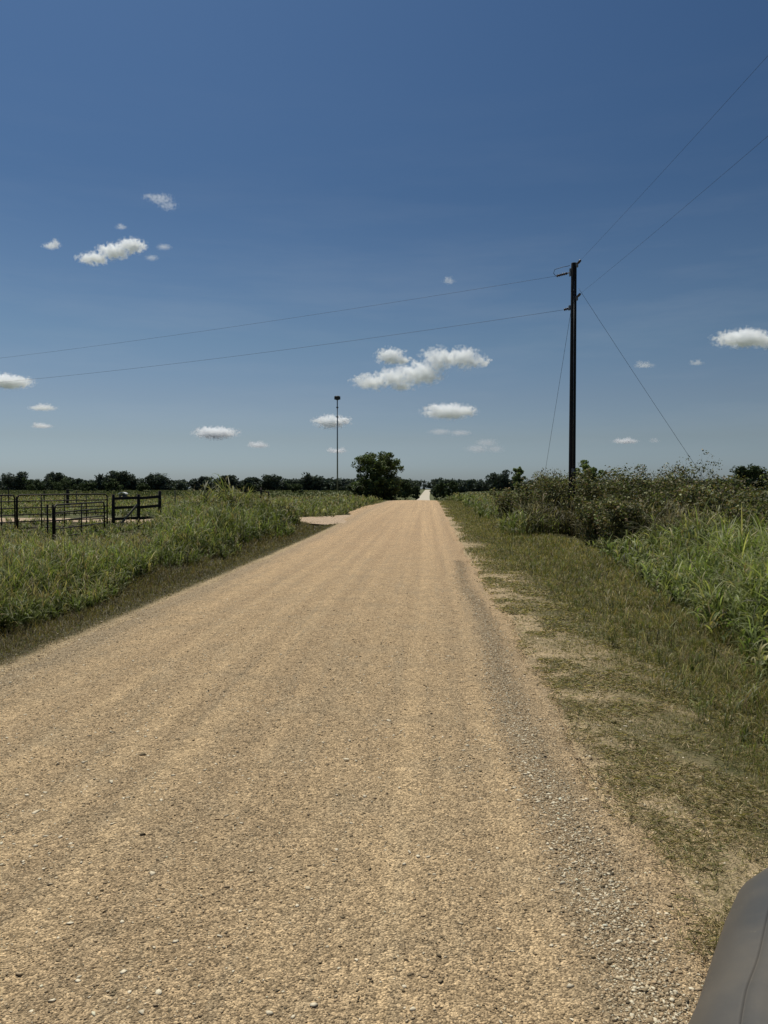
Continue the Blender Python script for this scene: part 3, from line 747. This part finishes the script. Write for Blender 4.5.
# wooden corner brace
def beam(p, q, w, h, mat, name, parent):
    p = Vector(p); q = Vector(q); d = q-p; L_ = d.length
    R = d.to_track_quat('X', 'Z').to_matrix(); mb = MB(); mb.box((p+q)/2, (L_, w, h), R, .15)
    return mb.build(name, mat, parent)
wx = [(at(113, 31.0), 31.0), (at(138.3, 31.5), 31.5), (at(159.5, 32.0), 32.0)]
root = empty('wooden_fence', (wx[0][0], wx[0][1], gz(*wx[0]))); prop(root, 'short dark wooden fence of three posts and three rails with a grey diagonal brace', 'fence')
ox, oy = wx[0]; oz = gz(ox, oy)
for (a, bq), Ht in zip(wx, (1.42, 1.42, 1.56)):
    mb = MB(); mb.tube([(a-ox, bq-oy, -.3), (a-ox, bq-oy, Ht*.6), (a-ox+.01, bq-oy, Ht)], [.075, .07, .066], 10); mb.build('post', M_wood, root, True)
for zz in (1.24, .86, .40):
    for k in range(2):
        a, bq = wx[k], wx[k+1]
        beam((a[0]-ox+.06, a[1]-oy-.08, zz+.01*k), (bq[0]-ox-.0, bq[1]-oy-.08, zz+.03+.04*k), .045, .115, M_wood, 'rail', root)
beam((wx[1][0]-ox+.02, wx[1][1]-oy-.14, 1.0), (wx[0][0]-ox+.25, wx[0][1]-oy-.3, .0), .07, .075, M_greywood, 'brace', root)
# far rail fence
d = 64; fx = [at(p, d) for p in (207, 233, 261, 268.5)]
root = empty('rail_fence', (fx[0], d, gz(fx[0], d))); prop(root, 'far dark rail fence with one tall post, seen over the left weeds', 'fence')
oz = gz(fx[0], d)
for xq, Ht in zip(fx, (1.1, 1.1, 1.42, 1.1)):
    mb = MB(); z = gz(xq, d)-oz; mb.tube([(xq-fx[0], 0, z-.3), (xq-fx[0], 0, z+Ht)], [.085, .075], 9); mb.build('post', M_wood, root, True)
for zz in (1.12, .55):
    beam((0, -.1, zz), (fx[2]-fx[0], -.1, zz+.02), .05, .12, M_wood, 'rail', root)
beam((fx[2]-fx[0], -.1, 1.12), (fx[3]-fx[0], -.1, .98), .05, .12, M_wood, 'rail', root)
# lone posts
for px, d, H, r, mt, lab in [(67.5, 55, 1.35, .11, M_wood, 'thick dark post in the weeds behind the pipe gate'), (76.5, 52, 1.25, .04, M_greywood, 'thin pale post behind the long pipe gate'), (8.5, 50, 1.5, .035, M_pipe, 'thin dark post at the far left behind the gate'), (175, 60, 1.2, .05, M_greywood, 'small grey post standing in weeds right of the wooden fence'),
                             (44, 58, 1.2, .05, M_wood, 'short dark post behind the left half of the long gate'), (531, 36, 1.45, .05, M_greywood, 'grey fence post at the end of the right brush'), (520, 41, 1.2, .045, M_wood, 'short dark post under the thin sapling on the right')]:
    x = at(px, d); post('fence_post', x, d, H, r, mt, lab, 'post', 'lone posts in the weeds')
# white lidded feeder
d = 88; x, z = at(123, d, 493); root = empty('livestock_feeder', (x, d, gz(x, d))); prop(root, 'small white topped livestock feeder behind the wooden fence', 'feeder')
zt = z-gz(x, d)
mb = MB(); mb.box((0, 0, zt-.32), (.72, .6, .36), None, .2); mb.build('hopper', M_darksteel, root)
mb = MB()
for k in range(9):
    pass
pr = [(-.47, 0), (-.40, .12), (-.2, .2), (0, .22), (.2, .2), (.40, .12), (.47, 0), (.44, -.02), (0, .17), (-.44, -.02)]
n_ = len(pr); Vs = [(a, -.38, zt-.12+bq) for a, bq in pr]+[(a, .38, zt-.12+bq) for a, bq in pr]
mb.add(Vs, [tuple(range(n_))[::-1], tuple(range(n_, 2*n_))]+[(k, (k+1) % n_, n_+(k+1) % n_, n_+k) for k in range(n_)]); mb.build('lid', M_white, root)
for sx in (-.3, .3):
    for sy in (-.24, .24):
        mb = MB(); mb.tube([(sx*1.15, sy*1.15, -.1), (sx, sy, zt-.48)], .03, 7); mb.build('leg', M_darksteel, root, True)

# ------------------------------------------------------------------ utility pole
PD = 28.0; PX = at(572, PD); pz = gz(PX, PD)
zt = at(572, PD, 263)[1]
root = empty('utility_pole', (PX, PD, pz)); prop(root, 'tall dark wooden utility pole rising from the brush right of the road', 'utility pole')
Ht = zt-pz
mb = MB(); mb.tube([(0, 0, -.5), (0, 0, Ht*.33), (.005, 0, Ht*.66), (.01, 0, Ht-.02), (.01, 0, Ht)], [.128, .120, .110, .098, .088], 18); mb.build('shaft', M_polewood, root, True)
wires_at = {}
def zpx(py): return at(572, PD, py)[1]-pz
def insulator(mb, p, q, r=.045, n=6):
    p = Vector(p); q = Vector(q); pts = []; rs = []
    for k in range(n):
        for t, rr in ((k/n, r*.5), ((k+.45)/n, r), ((k+.6)/n, r), ((k+.99)/n, r*.5)):
            pts.append(p.lerp(q, t)); rs.append(rr)
    mb.tube(pts, rs, 12)
LD = Vector((-.915, .40, 0)); BD = Vector((.04, -1, 0))      # line directions leaving the pole
# long post insulator near the top, pointing left
z1 = zpx(272.5)
arm = MB(); arm.tube([Vector((0, 0, z1+.02))+LD*.1, Vector((0, 0, z1))+LD*.24], .022, 8); arm.box(Vector((0, 0, z1+.02))+LD*.125, (.05, .12, .26)); br = arm.build('bracket', M_steel, root)
ins = MB(); insulator(ins, Vector((0, 0, z1))+LD*.22, Vector((0, 0, z1-.05))+LD*.62, .05); ins.build('insulator', M_porcelain, root, True)
W1 = Vector((PX, PD, pz+z1-.05))+LD*.64
jp = MB(); jp.tube([Vector((0, 0, z1-.05))+LD*.64, Vector((0, 0, z1+.06))+LD*.72, Vector((0, 0, z1+.19))+LD*.68, Vector((0, 0, z1+.24))+LD*.4, Vector((0, 0, z1+.26))+LD*.13], .009, 6); jp.build('jumper_cable', M_wire, root, True)
# lower strain insulator, left
z2 = zpx(308)
arm = MB(); arm.box(Vector((0, 0, z2+.02))+LD*.14, (.06, .12, .16)); arm.tube([Vector((0, 0, z2+.02)), Vector((0, 0, z2))+LD*.2], .02, 8); arm.build('bracket', M_steel, root)
ins = MB(); insulator(ins, Vector((0, 0, z2))+LD*.18, Vector((0, 0, z2-.03))+LD*.34, .05, 3); ins.build('insulator', M_porcelain, root, True)
W2 = Vector((PX, PD, pz+z2-.03))+LD*.36
# toward the camera
z3 = zpx(265); z4 = zpx(298)
for zz, nn in ((z3, 4), (z4, 3)):
    arm = MB(); arm.tube([Vector((.09, -.09, zz-.03)), Vector((.14, -.18, zz+.03))], .02, 8); arm.box((.10, -.10, zz-.03), (.08, .08, .16)); arm.build('bracket', M_steel, root)
    ins = MB(); insulator(ins, Vector((.13, -.16, zz+.02)), Vector((.17, -.34, zz+.06)), .045, nn); ins.build('insulator', M_porcelain, root, True)
W3 = Vector((PX+.17, PD-.35, pz+z3+.06)); W4 = Vector((PX+.17, PD-.35, pz+z4+.06))
for zz in (zpx(302), zpx(310), zpx(291)):
    bt = MB(); bt.tube([(-.02, -.17, zz), (-.02, .17, zz)], .016, 7); bt.build('bolt', M_steel, root)
    pass
gw = MB(); gw.tube([(.0, -.142, 0.2), (.0, -.132, Ht*.5), (0, -.118, Ht*.93)], .006, 5); gw.build('ground_wire', M_steel, root, True)
mk = MB(); mk.box((0, -.150, 2.35), (.10, .008, .14)); mk.build('tag', M_steel, root)

def wire(name, P, Q, sag, r, label, group=None, n=48, cat='power line'):
    mid = (P+Q)/2; mb = MB(); pts = []
    for k in range(n+1):
        t = k/n; p = P.lerp(Q, t); p.z -= 4*sag*t*(1-t); pts.append(p-P)
    mb.tube(pts, r, 6); o = mb.build(name, M_wire, None, True, P); prop(o, label, cat, group); return o
WR = .0042
# left span crosses the road
Lx, Ly = PX+LD.x*62, PD+LD.y*62
wire('power_line', W1, Vector((Lx, Ly, W1.z-.2)), 0.55, WR, 'upper power line crossing the road to the left of the pole')
wire('power_line', W2, Vector((Lx, Ly, W2.z+.1)), 0.75, WR*1.15, 'lower power line crossing the road to the left of the pole')
def overhead(W, py, sag, lab):
    dd = 14.0
    for _ in range(40):
        x_, z_ = at(768, dd, py); dd *= 1+.4*((W.z-.65*sag-z_)/z_)
    k = (PD-.35+58)/(PD-.35-dd)*1.0
    Q = Vector((W.x+(x_-W.x)*(W.y+58)/(W.y-dd), -58, W.z+.1)); wire('power_line', W, Q, sag, WR*.7, lab)
overhead(W3, 64, 1.2, 'upper power line coming overhead from the right of the pole')
overhead(W4, 145, 1.2, 'lower power line coming overhead from the right of the pole')
# guys
ga = Vector((10.4, 25.8, 0)); ga.z = gz(ga.x, ga.y)+.05
wire('guy_wire', Vector((PX+.17, PD-.07, pz+zpx(289))), ga, .05, .005, 'guy wire slanting down to the right of the utility pole', cat='guy wire')
gb = Vector((at(537, 35), 35.0, 0)); gb.z = gz(gb.x, gb.y)+.05
wire('guy_wire', Vector((PX-.06, PD+.16, pz+zpx(311))), gb, .03, .0055, 'thin guy wire falling steeply behind the left side of the utility pole', cat='guy wire')
# the poles the spans run to, out of the frame
def plain_pole(x, y, lab):
    z = gz(x, y); r = empty('utility_pole', (x, y, z)); prop(r, lab, 'utility pole')
    mb = MB(); mb.tube([(0, 0, -.5), (0, 0, 4), (0, 0, 9.9)], [.15, .135, .11], 16); mb.build('shaft', M_polewood, r, True)
    mb = MB(); insulator(mb, (0, 0, 9.85), (0, 0, 10.05), .05, 3); mb.build('insulator', M_porcelain, r, True)

# ------------------------------------------------------------------ distant mast
MD = 430.0; mx, mtop = at(337.3, MD, 396); mz = gz(mx, MD)
root = empty('radio_mast', (mx, MD, mz)); prop(root, 'tall thin grey mast with a dark round head beyond the wood', 'mast')
Hm = mtop-mz
mb = MB(); mb.tube([(0, 0, 0), (0, 0, Hm*.5), (0, 0, Hm-1.5)], [.42, .36, .30], 14); mb.build('shaft', M_steel, root, True)
mb = MB(); mb.tube([(0, 0, Hm-2.3), (0, 0, Hm-1.9), (0, 0, Hm-.4), (0, 0, Hm)], [.5, 1.5, 1.6, 1.2], 12); mb.build('platform', M_darksteel, root)
for k in range(9):
    a = 2*math.pi*k/9; mb = MB(); mb.box((math.cos(a)*1.6, math.sin(a)*1.6, Hm-1.1), (.22, .35, 1.7), Matrix.Rotation(a, 3, 'Z')); mb.build('antenna', M_darksteel, root)
for f in (.88, .78):
    mb = MB(); mb.tube([(0, 0, Hm*f-.3), (0, 0, Hm*f+.3)], .62, 12); mb.build('collar', M_darksteel, root)

# ------------------------------------------------------------------ the car at the lower right
def car_paint():
    m, nt, N, L = new_mat('dusty_grey_paint'); b = NB(nt)
    tc = b.n('ShaderNodeTexCoord').outputs['Object']
    dust = b.noise(tc, 5, 6, .65); sp_ = b.noise(tc, 90, 3, .7)
    col = b.mix(b.ramp(dust, [(.35, 0), (.75, 1)]), (.075, .073, .068, 1), (.125, .110, .088, 1))
    col = b.mix(b.math('MULTIPLY', b.ramp(sp_, [(.66, 0), (.74, 1)]), .35), col, (.26, .22, .16, 1))
    rr = b.math('ADD', b.math('MULTIPLY', dust, .3), .42)
    p = b.principled(col, rr, .35, b.noise(tc, 60, 3, .6), .0004, .4, .25)
    p.inputs['Coat Weight'].default_value = .12; p.inputs['Coat Roughness'].default_value = .25
    b.out(p.outputs[0]); return m
M_paint = car_paint()
M_glass = simple_mat('dark_car_glass', (.01, .012, .014), (.015, .017, .02), 3, .05, .6, 0, 0)
M_rubber = simple_mat('tyre_rubber', (.015, .015, .015), (.03, .028, .026), 20, .85, .2)
M_lens = simple_mat('headlight_lens', (.35, .36, .37), (.5, .5, .5), 10, .12, .6)
M_trim = simple_mat('black_trim', (.012, .012, .013), (.02, .02, .02), 10, .5, .3)
CXc, HW, Y0, LF = 1.155, .92, .10, 1.75
half = [(.235, -3.0), (.235, -1.6), (.235, -.4), (.238, .3), (.262, .72), (.305, .95), (.362, 1.085), (.425, 1.19), (.482, 1.295), (.548, 1.415), (.592, 1.49), (.655, 1.555), (.78, 1.61), (.95, 1.645), (1.155, 1.655)]
def _cr(P, m_):
    out = []
    for k in range(len(P)-1):
        p0 = P[max(k-1, 0)]; p1 = P[k]; p2 = P[k+1]; p3 = P[min(k+2, len(P)-1)]
        for q in range(m_):
            t = q/m_
            out.append(tuple(.5*((2*b_)+(-a_+c_)*t+(2*a_-5*b_+4*c_-d_)*t*t+(-a_+3*b_-3*c_+d_)*t**3) for a_, b_, c_, d_ in zip(p0, p1, p2, p3)))
    return out+[P[-1]]
_l = _cr(half, 6)
_rear = [(CXc+(HW)*math.cos(a)*.999, -3.0-.45*abs(math.sin(a))**.6) for a in [-(k/24)*math.pi for k in range(1, 24)]]
_closed = _l+[(2*CXc-a, c) for a, c in _l[-2::-1]]+_rear
def outline(inset):
    n_ = len(_closed); out = []
    for k in range(n_):
        (ax, ay), (bx, by) = _closed[k-1], _closed[(k+1) % n_]
        tx, ty = bx-ax, by-ay; L_ = math.hypot(tx, ty) or 1
        out.append((_closed[k][0]+ty/L_*inset, _closed[k][1]-tx/L_*inset))
    return out
car = empty('parked_car', (CXc, -.6, 0)); prop(car, 'dusty grey car whose curved front corner fills the lower right corner', 'car')
CO = Vector((CXc, -.6, 0));  car.location.y += .045
rings = [(.14, .24), (.06, .28), (.03, .36), (.035, .52), (.012, .56), (0, .66), (0, .80), (.008, .88), (.028, .935), (.06, .968), (.090, .985), (.0945, .9868), (.0955, .9855), (.0975, .9855), (.0985, .988), (.12, .991), (.2, 1.0), (.32, 1.015), (.5, 1.03), (.66, 1.038), (.76, 1.04)]
V = []; Fs = []
rp = [outline(a) for a, _ in rings]; n_ = len(rp[0])
for (a, z), pts in zip(rings, rp):
    for (px_, py_) in pts:
        drop = -.03*max(0, min(1, (py_-.9)/.8))**2*(z > .6)
        V.append((px_-CO.x, py_-CO.y, z+drop))
for r_ in range(len(rings)-1):
    for k in range(n_):
        k2 = (k+1) % n_; Fs.append((r_*n_+k, r_*n_+k2, (r_+1)*n_+k2, (r_+1)*n_+k))
Fs.append(tuple((len(rings)-1)*n_+k for k in range(n_))); Fs.append(tuple(range(n_))[::-1])
me = bpy.data.meshes.new('body'); me.from_pydata(V, [], Fs); me.update()
for p_ in me.polygons: p_.use_smooth = True
me.materials.append(M_paint); body = link(bpy.data.objects.new('body', me), car)
# cabin
def cabin(name, secs, mat, parent):
    V = []; Fs = []
    for (y_, half, z) in secs:
        pass
    return None
cab = MB()
lower = [(-.78, -.1+.6), (.78, -.1+.6), (.80, -2.2+.6), (-.80, -2.2+.6)]
def hexa(mb, bot, top, zb, zt_):
    V = [(a, bq, zb) for a, bq in bot]+[(a, bq, zt_) for a, bq in top]
    mb.add(V, [(3, 2, 1, 0), (4, 5, 6, 7), (0, 1, 5, 4), (1, 2, 6, 5), (2, 3, 7, 6), (3, 0, 4, 7)])
b0 = [(-.76, .22), (.76, .22), (.78, -2.35), (-.78, -2.35)]; t0 = [(-.60, -.40), (.60, -.40), (.60, -1.85), (-.60, -1.85)]
hexa(cab, b0, t0, 1.0, 1.47); cab.build('window_band', M_glass, car)
rf = MB(); hexa(rf, [(-.61, -.38), (.61, -.38), (.61, -1.87), (-.61, -1.87)], [(-.54, -.5), (.54, -.5), (.54, -1.75), (-.54, -1.75)], 1.468, 1.515); rf.build('roof', M_paint, car)
for sx in (-1, 1):
    for (ya, yb) in ((.22, -.40), (-.95, -1.0), (-2.35, -1.85)):
        pl = MB(); pl.tube([(sx*.775, ya, 1.0), (sx*.612, yb, 1.475)], .028, 8); pl.build('pillar', M_paint, car, True)
    for yy in (1.12, -1.62):
        w = MB(); w.tube([(sx*.93, yy, .33), (sx*.70, yy, .33)], .33, 28); wo_ = w.build('wheel', M_rubber, car, True)
        rm = MB(); rm.tube([(sx*.94, yy, .33), (sx*.90, yy, .33)], [.20, .23], 20); rm.build('rim', M_steel, wo_)
    hl = MB()
    oo = outline(-.006); m0 = len(_l)-1; seg = oo[m0-30:m0-14] if sx < 0 else oo[m0+15:m0+31]
    hv = [(px_-CO.x, py_-CO.y, zz) for px_, py_ in seg for zz in (.62+.03, .70, .74)]
    hl.add(hv, [(3*k+j, 3*k+3+j, 3*k+4+j, 3*k+1+j) for k in range(len(seg)-1) for j in (0, 1)]); hl.build('headlight', M_lens, car, True)
gr = MB(); m0 = len(_l)-1; seg = outline(-.004)[m0-9:m0+10]
hv = [(px_-CO.x, py_-CO.y, zz) for px_, py_ in seg for zz in (.58, .70)]
gr.add(hv, [(2*k, 2*k+2, 2*k+3, 2*k+1) for k in range(len(seg)-1)]); gr.build('grille', M_trim, car)
for sx in (-1, 1):
    mr = MB(); mr.box((sx*.98, .02, 1.00), (.2, .1, .13), None, .5); mr.build('side_mirror', M_paint, car)

# ------------------------------------------------------------------ clouds
SUN_EL, SUN_AZ = math.radians(66), math.radians(-28)     # azimuth from +Y towards +X
sundir = Vector((math.sin(SUN_AZ)*math.cos(SUN_EL), math.cos(SUN_AZ)*math.cos(SUN_EL), math.sin(SUN_EL)))

def cloud_mat(name, blobs, size, dens):
    """blobs: (centre, radii) in the object's space"""
    m, nt, N, L = new_mat(name); b = NB(nt)
    tc = b.n('ShaderNodeTexCoord').outputs['Object']
    geo = b.n('ShaderNodeNewGeometry').outputs['Position']
    field = None
    wv = b.n('ShaderNodeTexNoise'); b.l(tc, wv.inputs['Vector']); wv.inputs['Scale'].default_value = 2.6/size; wv.inputs['Detail'].default_value = 2
    wsub = b.n('ShaderNodeVectorMath', operation='SUBTRACT'); b.l(wv.outputs['Color'], wsub.inputs[0]); wsub.inputs[1].default_value = (.5, .5, .5)
    wsc = b.n('ShaderNodeVectorMath', operation='SCALE'); b.l(wsub.outputs[0], wsc.inputs[0]); wsc.inputs['Scale'].default_value = size*.6
    wad = b.n('ShaderNodeVectorMath', operation='ADD'); b.l(tc, wad.inputs[0]); b.l(wsc.outputs[0], wad.inputs[1])
    for c, r in blobs:
        sb = b.n('ShaderNodeVectorMath', operation='SUBTRACT'); b.l(wad.outputs[0], sb.inputs[0]); sb.inputs[1].default_value = c
        dv_ = b.n('ShaderNodeVectorMath', operation='DIVIDE'); b.l(sb.outputs[0], dv_.inputs[0]); dv_.inputs[1].default_value = r
        ln = b.n('ShaderNodeVectorMath', operation='LENGTH'); b.l(dv_.outputs[0], ln.inputs[0])
        v = b.math('SUBTRACT', 1.0, ln.outputs['Value'])
        field = v if field is None else b.math('MAXIMUM', field, v)
    n1 = b.noise(geo, 4.5/size, 6, .66)
    f = b.math('ADD', field, b.math('MULTIPLY', b.math('SUBTRACT', n1, .52), 3.3))
    dn = b.math('MULTIPLY', b.math('MULTIPLY', f, 1.5, True), dens)
    pv = b.n('ShaderNodeVolumePrincipled'); pv.inputs['Color'].default_value = (.975, .988, 1, 1); pv.inputs['Anisotropy'].default_value = 0.38
    b.l(dn, pv.inputs['Density'])
    o = b.n('ShaderNodeOutputMaterial'); b.l(pv.outputs[0], o.inputs['Volume'])
    return m
def cloud(blobs_px, label, dist=6000.0, dens=.03, thick=.9):
    cx = np.mean([q[0] for q in blobs_px]); cy = np.mean([q[1] for q in blobs_px])
    if len(blobs_px) == 1:
        (px, py, rx, ry), = blobs_px
        blobs_px = [(px, py+.30*ry, rx*.92, ry*.6)]+[(px+rng.uniform(-.6, .55)*rx, py-rng.uniform(-.1, .2)*ry, rx*rng.uniform(.25, .45), ry*rng.uniform(.55, .85)) for _ in range(3)]
    top = min(q[1]-q[3] for q in blobs_px); bot = max(q[1]+q[3] for q in blobs_px)
    dist = min(24000.0, 950.0/((489-bot)/F))
    k = dist/F
    lx, lz = at(cx, dist, cy); loc = Vector((lx, dist, lz))
    blobs = []
    for (px, py, rx, ry) in blobs_px:
        blobs.append((((px-cx)*k, rng.uniform(-.3, .3)*rx*k, -(py-cy)*k), (rx*k, max(rx*.55, ry)*k*thick, ry*k)))
    size = 2*max(r[2] for c, r in blobs)*1.0
    m = cloud_mat('cloud_vapour', blobs, size, dens/ (size/300.0))
    import bmesh
    bm = bmesh.new()
    for c, r in blobs:
        q = bmesh.ops.create_icosphere(bm, subdivisions=3, radius=1)
        for v in q['verts']:
            v.co = Vector((v.co.x*r[0]*1.3+c[0], v.co.y*r[1]*1.25+c[1], v.co.z*r[2]*1.35+c[2]))
    me = bpy.data.meshes.new('cloud'); bm.to_mesh(me); bm.free()
    me.materials.append(m); o = link(bpy.data.objects.new('cloud', me)); o.location = loc
    rm = o.modifiers.new('merge', 'REMESH'); rm.mode = 'VOXEL'; rm.voxel_size = size/9
    prop(o, label, 'cloud', 'small fair weather clouds in the blue sky')
    m.cycles.volume_step_rate = 1.0
    return o
CL = [
 ([(372, 381, 20, 8), (394, 377, 22, 10), (420, 374, 24, 11), (440, 359, 20, 11), (462, 358, 20, 10), (480, 362, 10, 6), (402, 386, 14, 5)], 'largest cloud, a white puffy bank above the road'),
 ([(391, 356, 15, 8), (403, 360, 9, 4)], 'small cap of cloud directly above the left part of the largest cloud'),
 ([(449, 411, 25, 7.5), (440, 409, 12, 6), (466, 411, 11, 6)], 'flat bottomed oval cloud below the largest cloud'),
 ([(741, 340, 27, 8), (748, 336, 14, 8), (765, 341, 14, 7)], 'bright flat cloud at the right edge above the brush'),
 ([(92, 257, 17, 6), (112, 251, 17, 8), (130, 245, 15, 8), (138, 246, 9, 5)], 'bright curved cloud high in the left sky'),
 ([(51, 244, 10, 5.5)], 'little puff left of the bright curved cloud'),
 ([(161, 199, 13, 5.5), (168, 205, 10, 5), (150, 196, 9, 3)], 'faint torn wisp highest in the left sky'),
 ([(121, 226, 7, 3.5)], 'tiny wisp between the highest wisp and the curved cloud'),
 ([(12, 383, 24, 6.5), (3, 379, 13, 6)], 'flat cloud cut off by the left edge'),
 ([(44, 407, 16, 4.5)], 'small flat cloud low at the left, the upper of two'),
 ([(41, 425, 12, 3.5)], 'small flat cloud low at the left, the lower of two'),
 ([(216, 433, 22, 6), (205, 431, 8, 5)], 'flat cloud over the left pasture'),
 ([(258, 444, 12, 4.5)], 'small cloud right of the flat pasture cloud'),
 ([(331, 422, 17, 6.5), (344, 421, 9, 4)], 'cloud behind the upper half of the mast'),
 ([(337, 450, 11, 3.8)], 'small cloud behind the lower half of the mast'),
 ([(440, 432, 12, 3.2), (460, 433, 12, 3)], 'thin faint streak of cloud below the oval cloud'),
 ([(486, 443, 12, 4), (478, 449, 14, 4), (494, 449, 10, 4)], 'faint ragged cloud low over the right half of the road'),
 ([(626, 440, 14, 4)], 'small low cloud right of the utility pole'),
 ([(645, 364, 12, 4)], 'small faint cloud between the guy wire and the right cloud'),
 ([(697, 362, 8, 3.4)], 'tiny cloud left of the bright flat cloud at the right edge'),
 ([(449, 280, 7, 4.5)], 'tiny faint puff alone high above the largest cloud'),
 ([(164, 247, 8, 3.2), (152, 258, 7, 3)], 'faint shreds just right of the curved cloud'),
 ([(655, 440, 6, 3)], 'faint speck of cloud right of the small low cloud'),
]
FAINT = ('faint', 'tiny', 'thin')
for bl, lab in CL:
    fa = any(w in lab for w in FAINT)
    cloud(bl, lab, dens=.0028 if fa else (.010 if len(bl) == 1 else .032))

# ------------------------------------------------------------------ world, sun, camera
w = bpy.data.worlds.new('World'); sc.world = w; w.use_nodes = True
nt = w.node_tree; nt.nodes.clear(); b = NB(nt)
sky = b.n('ShaderNodeTexSky', sky_type='NISHITA'); sky.sun_disc = False
sky.sun_elevation = SUN_EL; sky.sun_rotation = SUN_AZ; sky.altitude = 100; sky.air_density = 1.0; sky.dust_density = 1.2; sky.ozone_density = 1.6
tc = b.n('ShaderNodeTexCoord').outputs['Generated']
sx = b.n('ShaderNodeSeparateXYZ'); b.l(tc, sx.inputs[0])
grade = b.ramp(b.math('ABSOLUTE', sx.outputs[2]), [(0, (.65, .82, 1.09)), (.03, (.62, .76, 1.01)), (.064, (.57, .635, .75)), (.115, (.53, .585, .67)), (.184, (.46, .56, .63)), (.35, (.294, .433, .557)), (.53, (.279, .436, .586)), (1, (.40, .52, .62))])
side = b.math('SUBTRACT', 1.0, b.math('MULTIPLY', sx.outputs[0], .22))
cs = b.n('ShaderNodeCombineXYZ')
for k in range(3): b.l(side, cs.inputs[k])
grade = b.mix(1.0, grade, cs.outputs[0], 'MULTIPLY')
colr = b.mix(1.0, sky.outputs[0], grade, 'MULTIPLY')
hz = b.noise(b.mapping(tc, (1.6, 1.6, 11)), 2.2, 5, .6)
band = b.ramp(sx.outputs[2], [(0, .25), (.08, .8), (.22, 1), (.36, .25), (.5, 0)])
colr = b.mix(b.math('MULTIPLY', b.math('MULTIPLY', b.ramp(hz, [(.46, 0), (.72, 1)]), band), .085), colr, (5.2, 5.7, 6.2, 1))
bg = b.n('ShaderNodeBackground'); b.l(colr, bg.inputs[0]); bg.inputs[1].default_value = .085
wo = b.n('ShaderNodeOutputWorld'); b.l(bg.outputs[0], wo.inputs[0])

sd = bpy.data.lights.new('sun', 'SUN'); sd.energy = 4.1; sd.angle = math.radians(.53); sd.color = (1, .95, .84)
so = link(bpy.data.objects.new('sun', sd)); so.rotation_euler = sundir.to_track_quat('Z', 'Y').to_euler(); so.location = (0, 0, 50)

cd = bpy.data.cameras.new('camera'); cam = link(bpy.data.objects.new('camera', cd))
cd.sensor_fit = 'VERTICAL'; cd.sensor_height = 24; cd.lens = F/1024*24
cd.clip_start = .05; cd.clip_end = 40000
cam.location = (0, 0, CAMH); cam.rotation_euler = (math.pi/2-PITCH, 0, YAW)
sc.camera = cam
sc.view_settings.view_transform = 'Standard'; sc.view_settings.look = 'None'; sc.view_settings.exposure = 0; sc.view_settings.gamma = 1
cy = sc.cycles
cy.max_bounces = 14; cy.diffuse_bounces = 3; cy.glossy_bounces = 2; cy.transmission_bounces = 3; cy.transparent_max_bounces = 8; cy.volume_bounces = 14
cy.use_denoising = True
cy.denoiser = 'OPENIMAGEDENOISE'
cy.denoising_input_passes = 'RGB_ALBEDO_NORMAL'
cy.denoising_prefilter = 'ACCURATE'
cy.volume_max_steps = 128
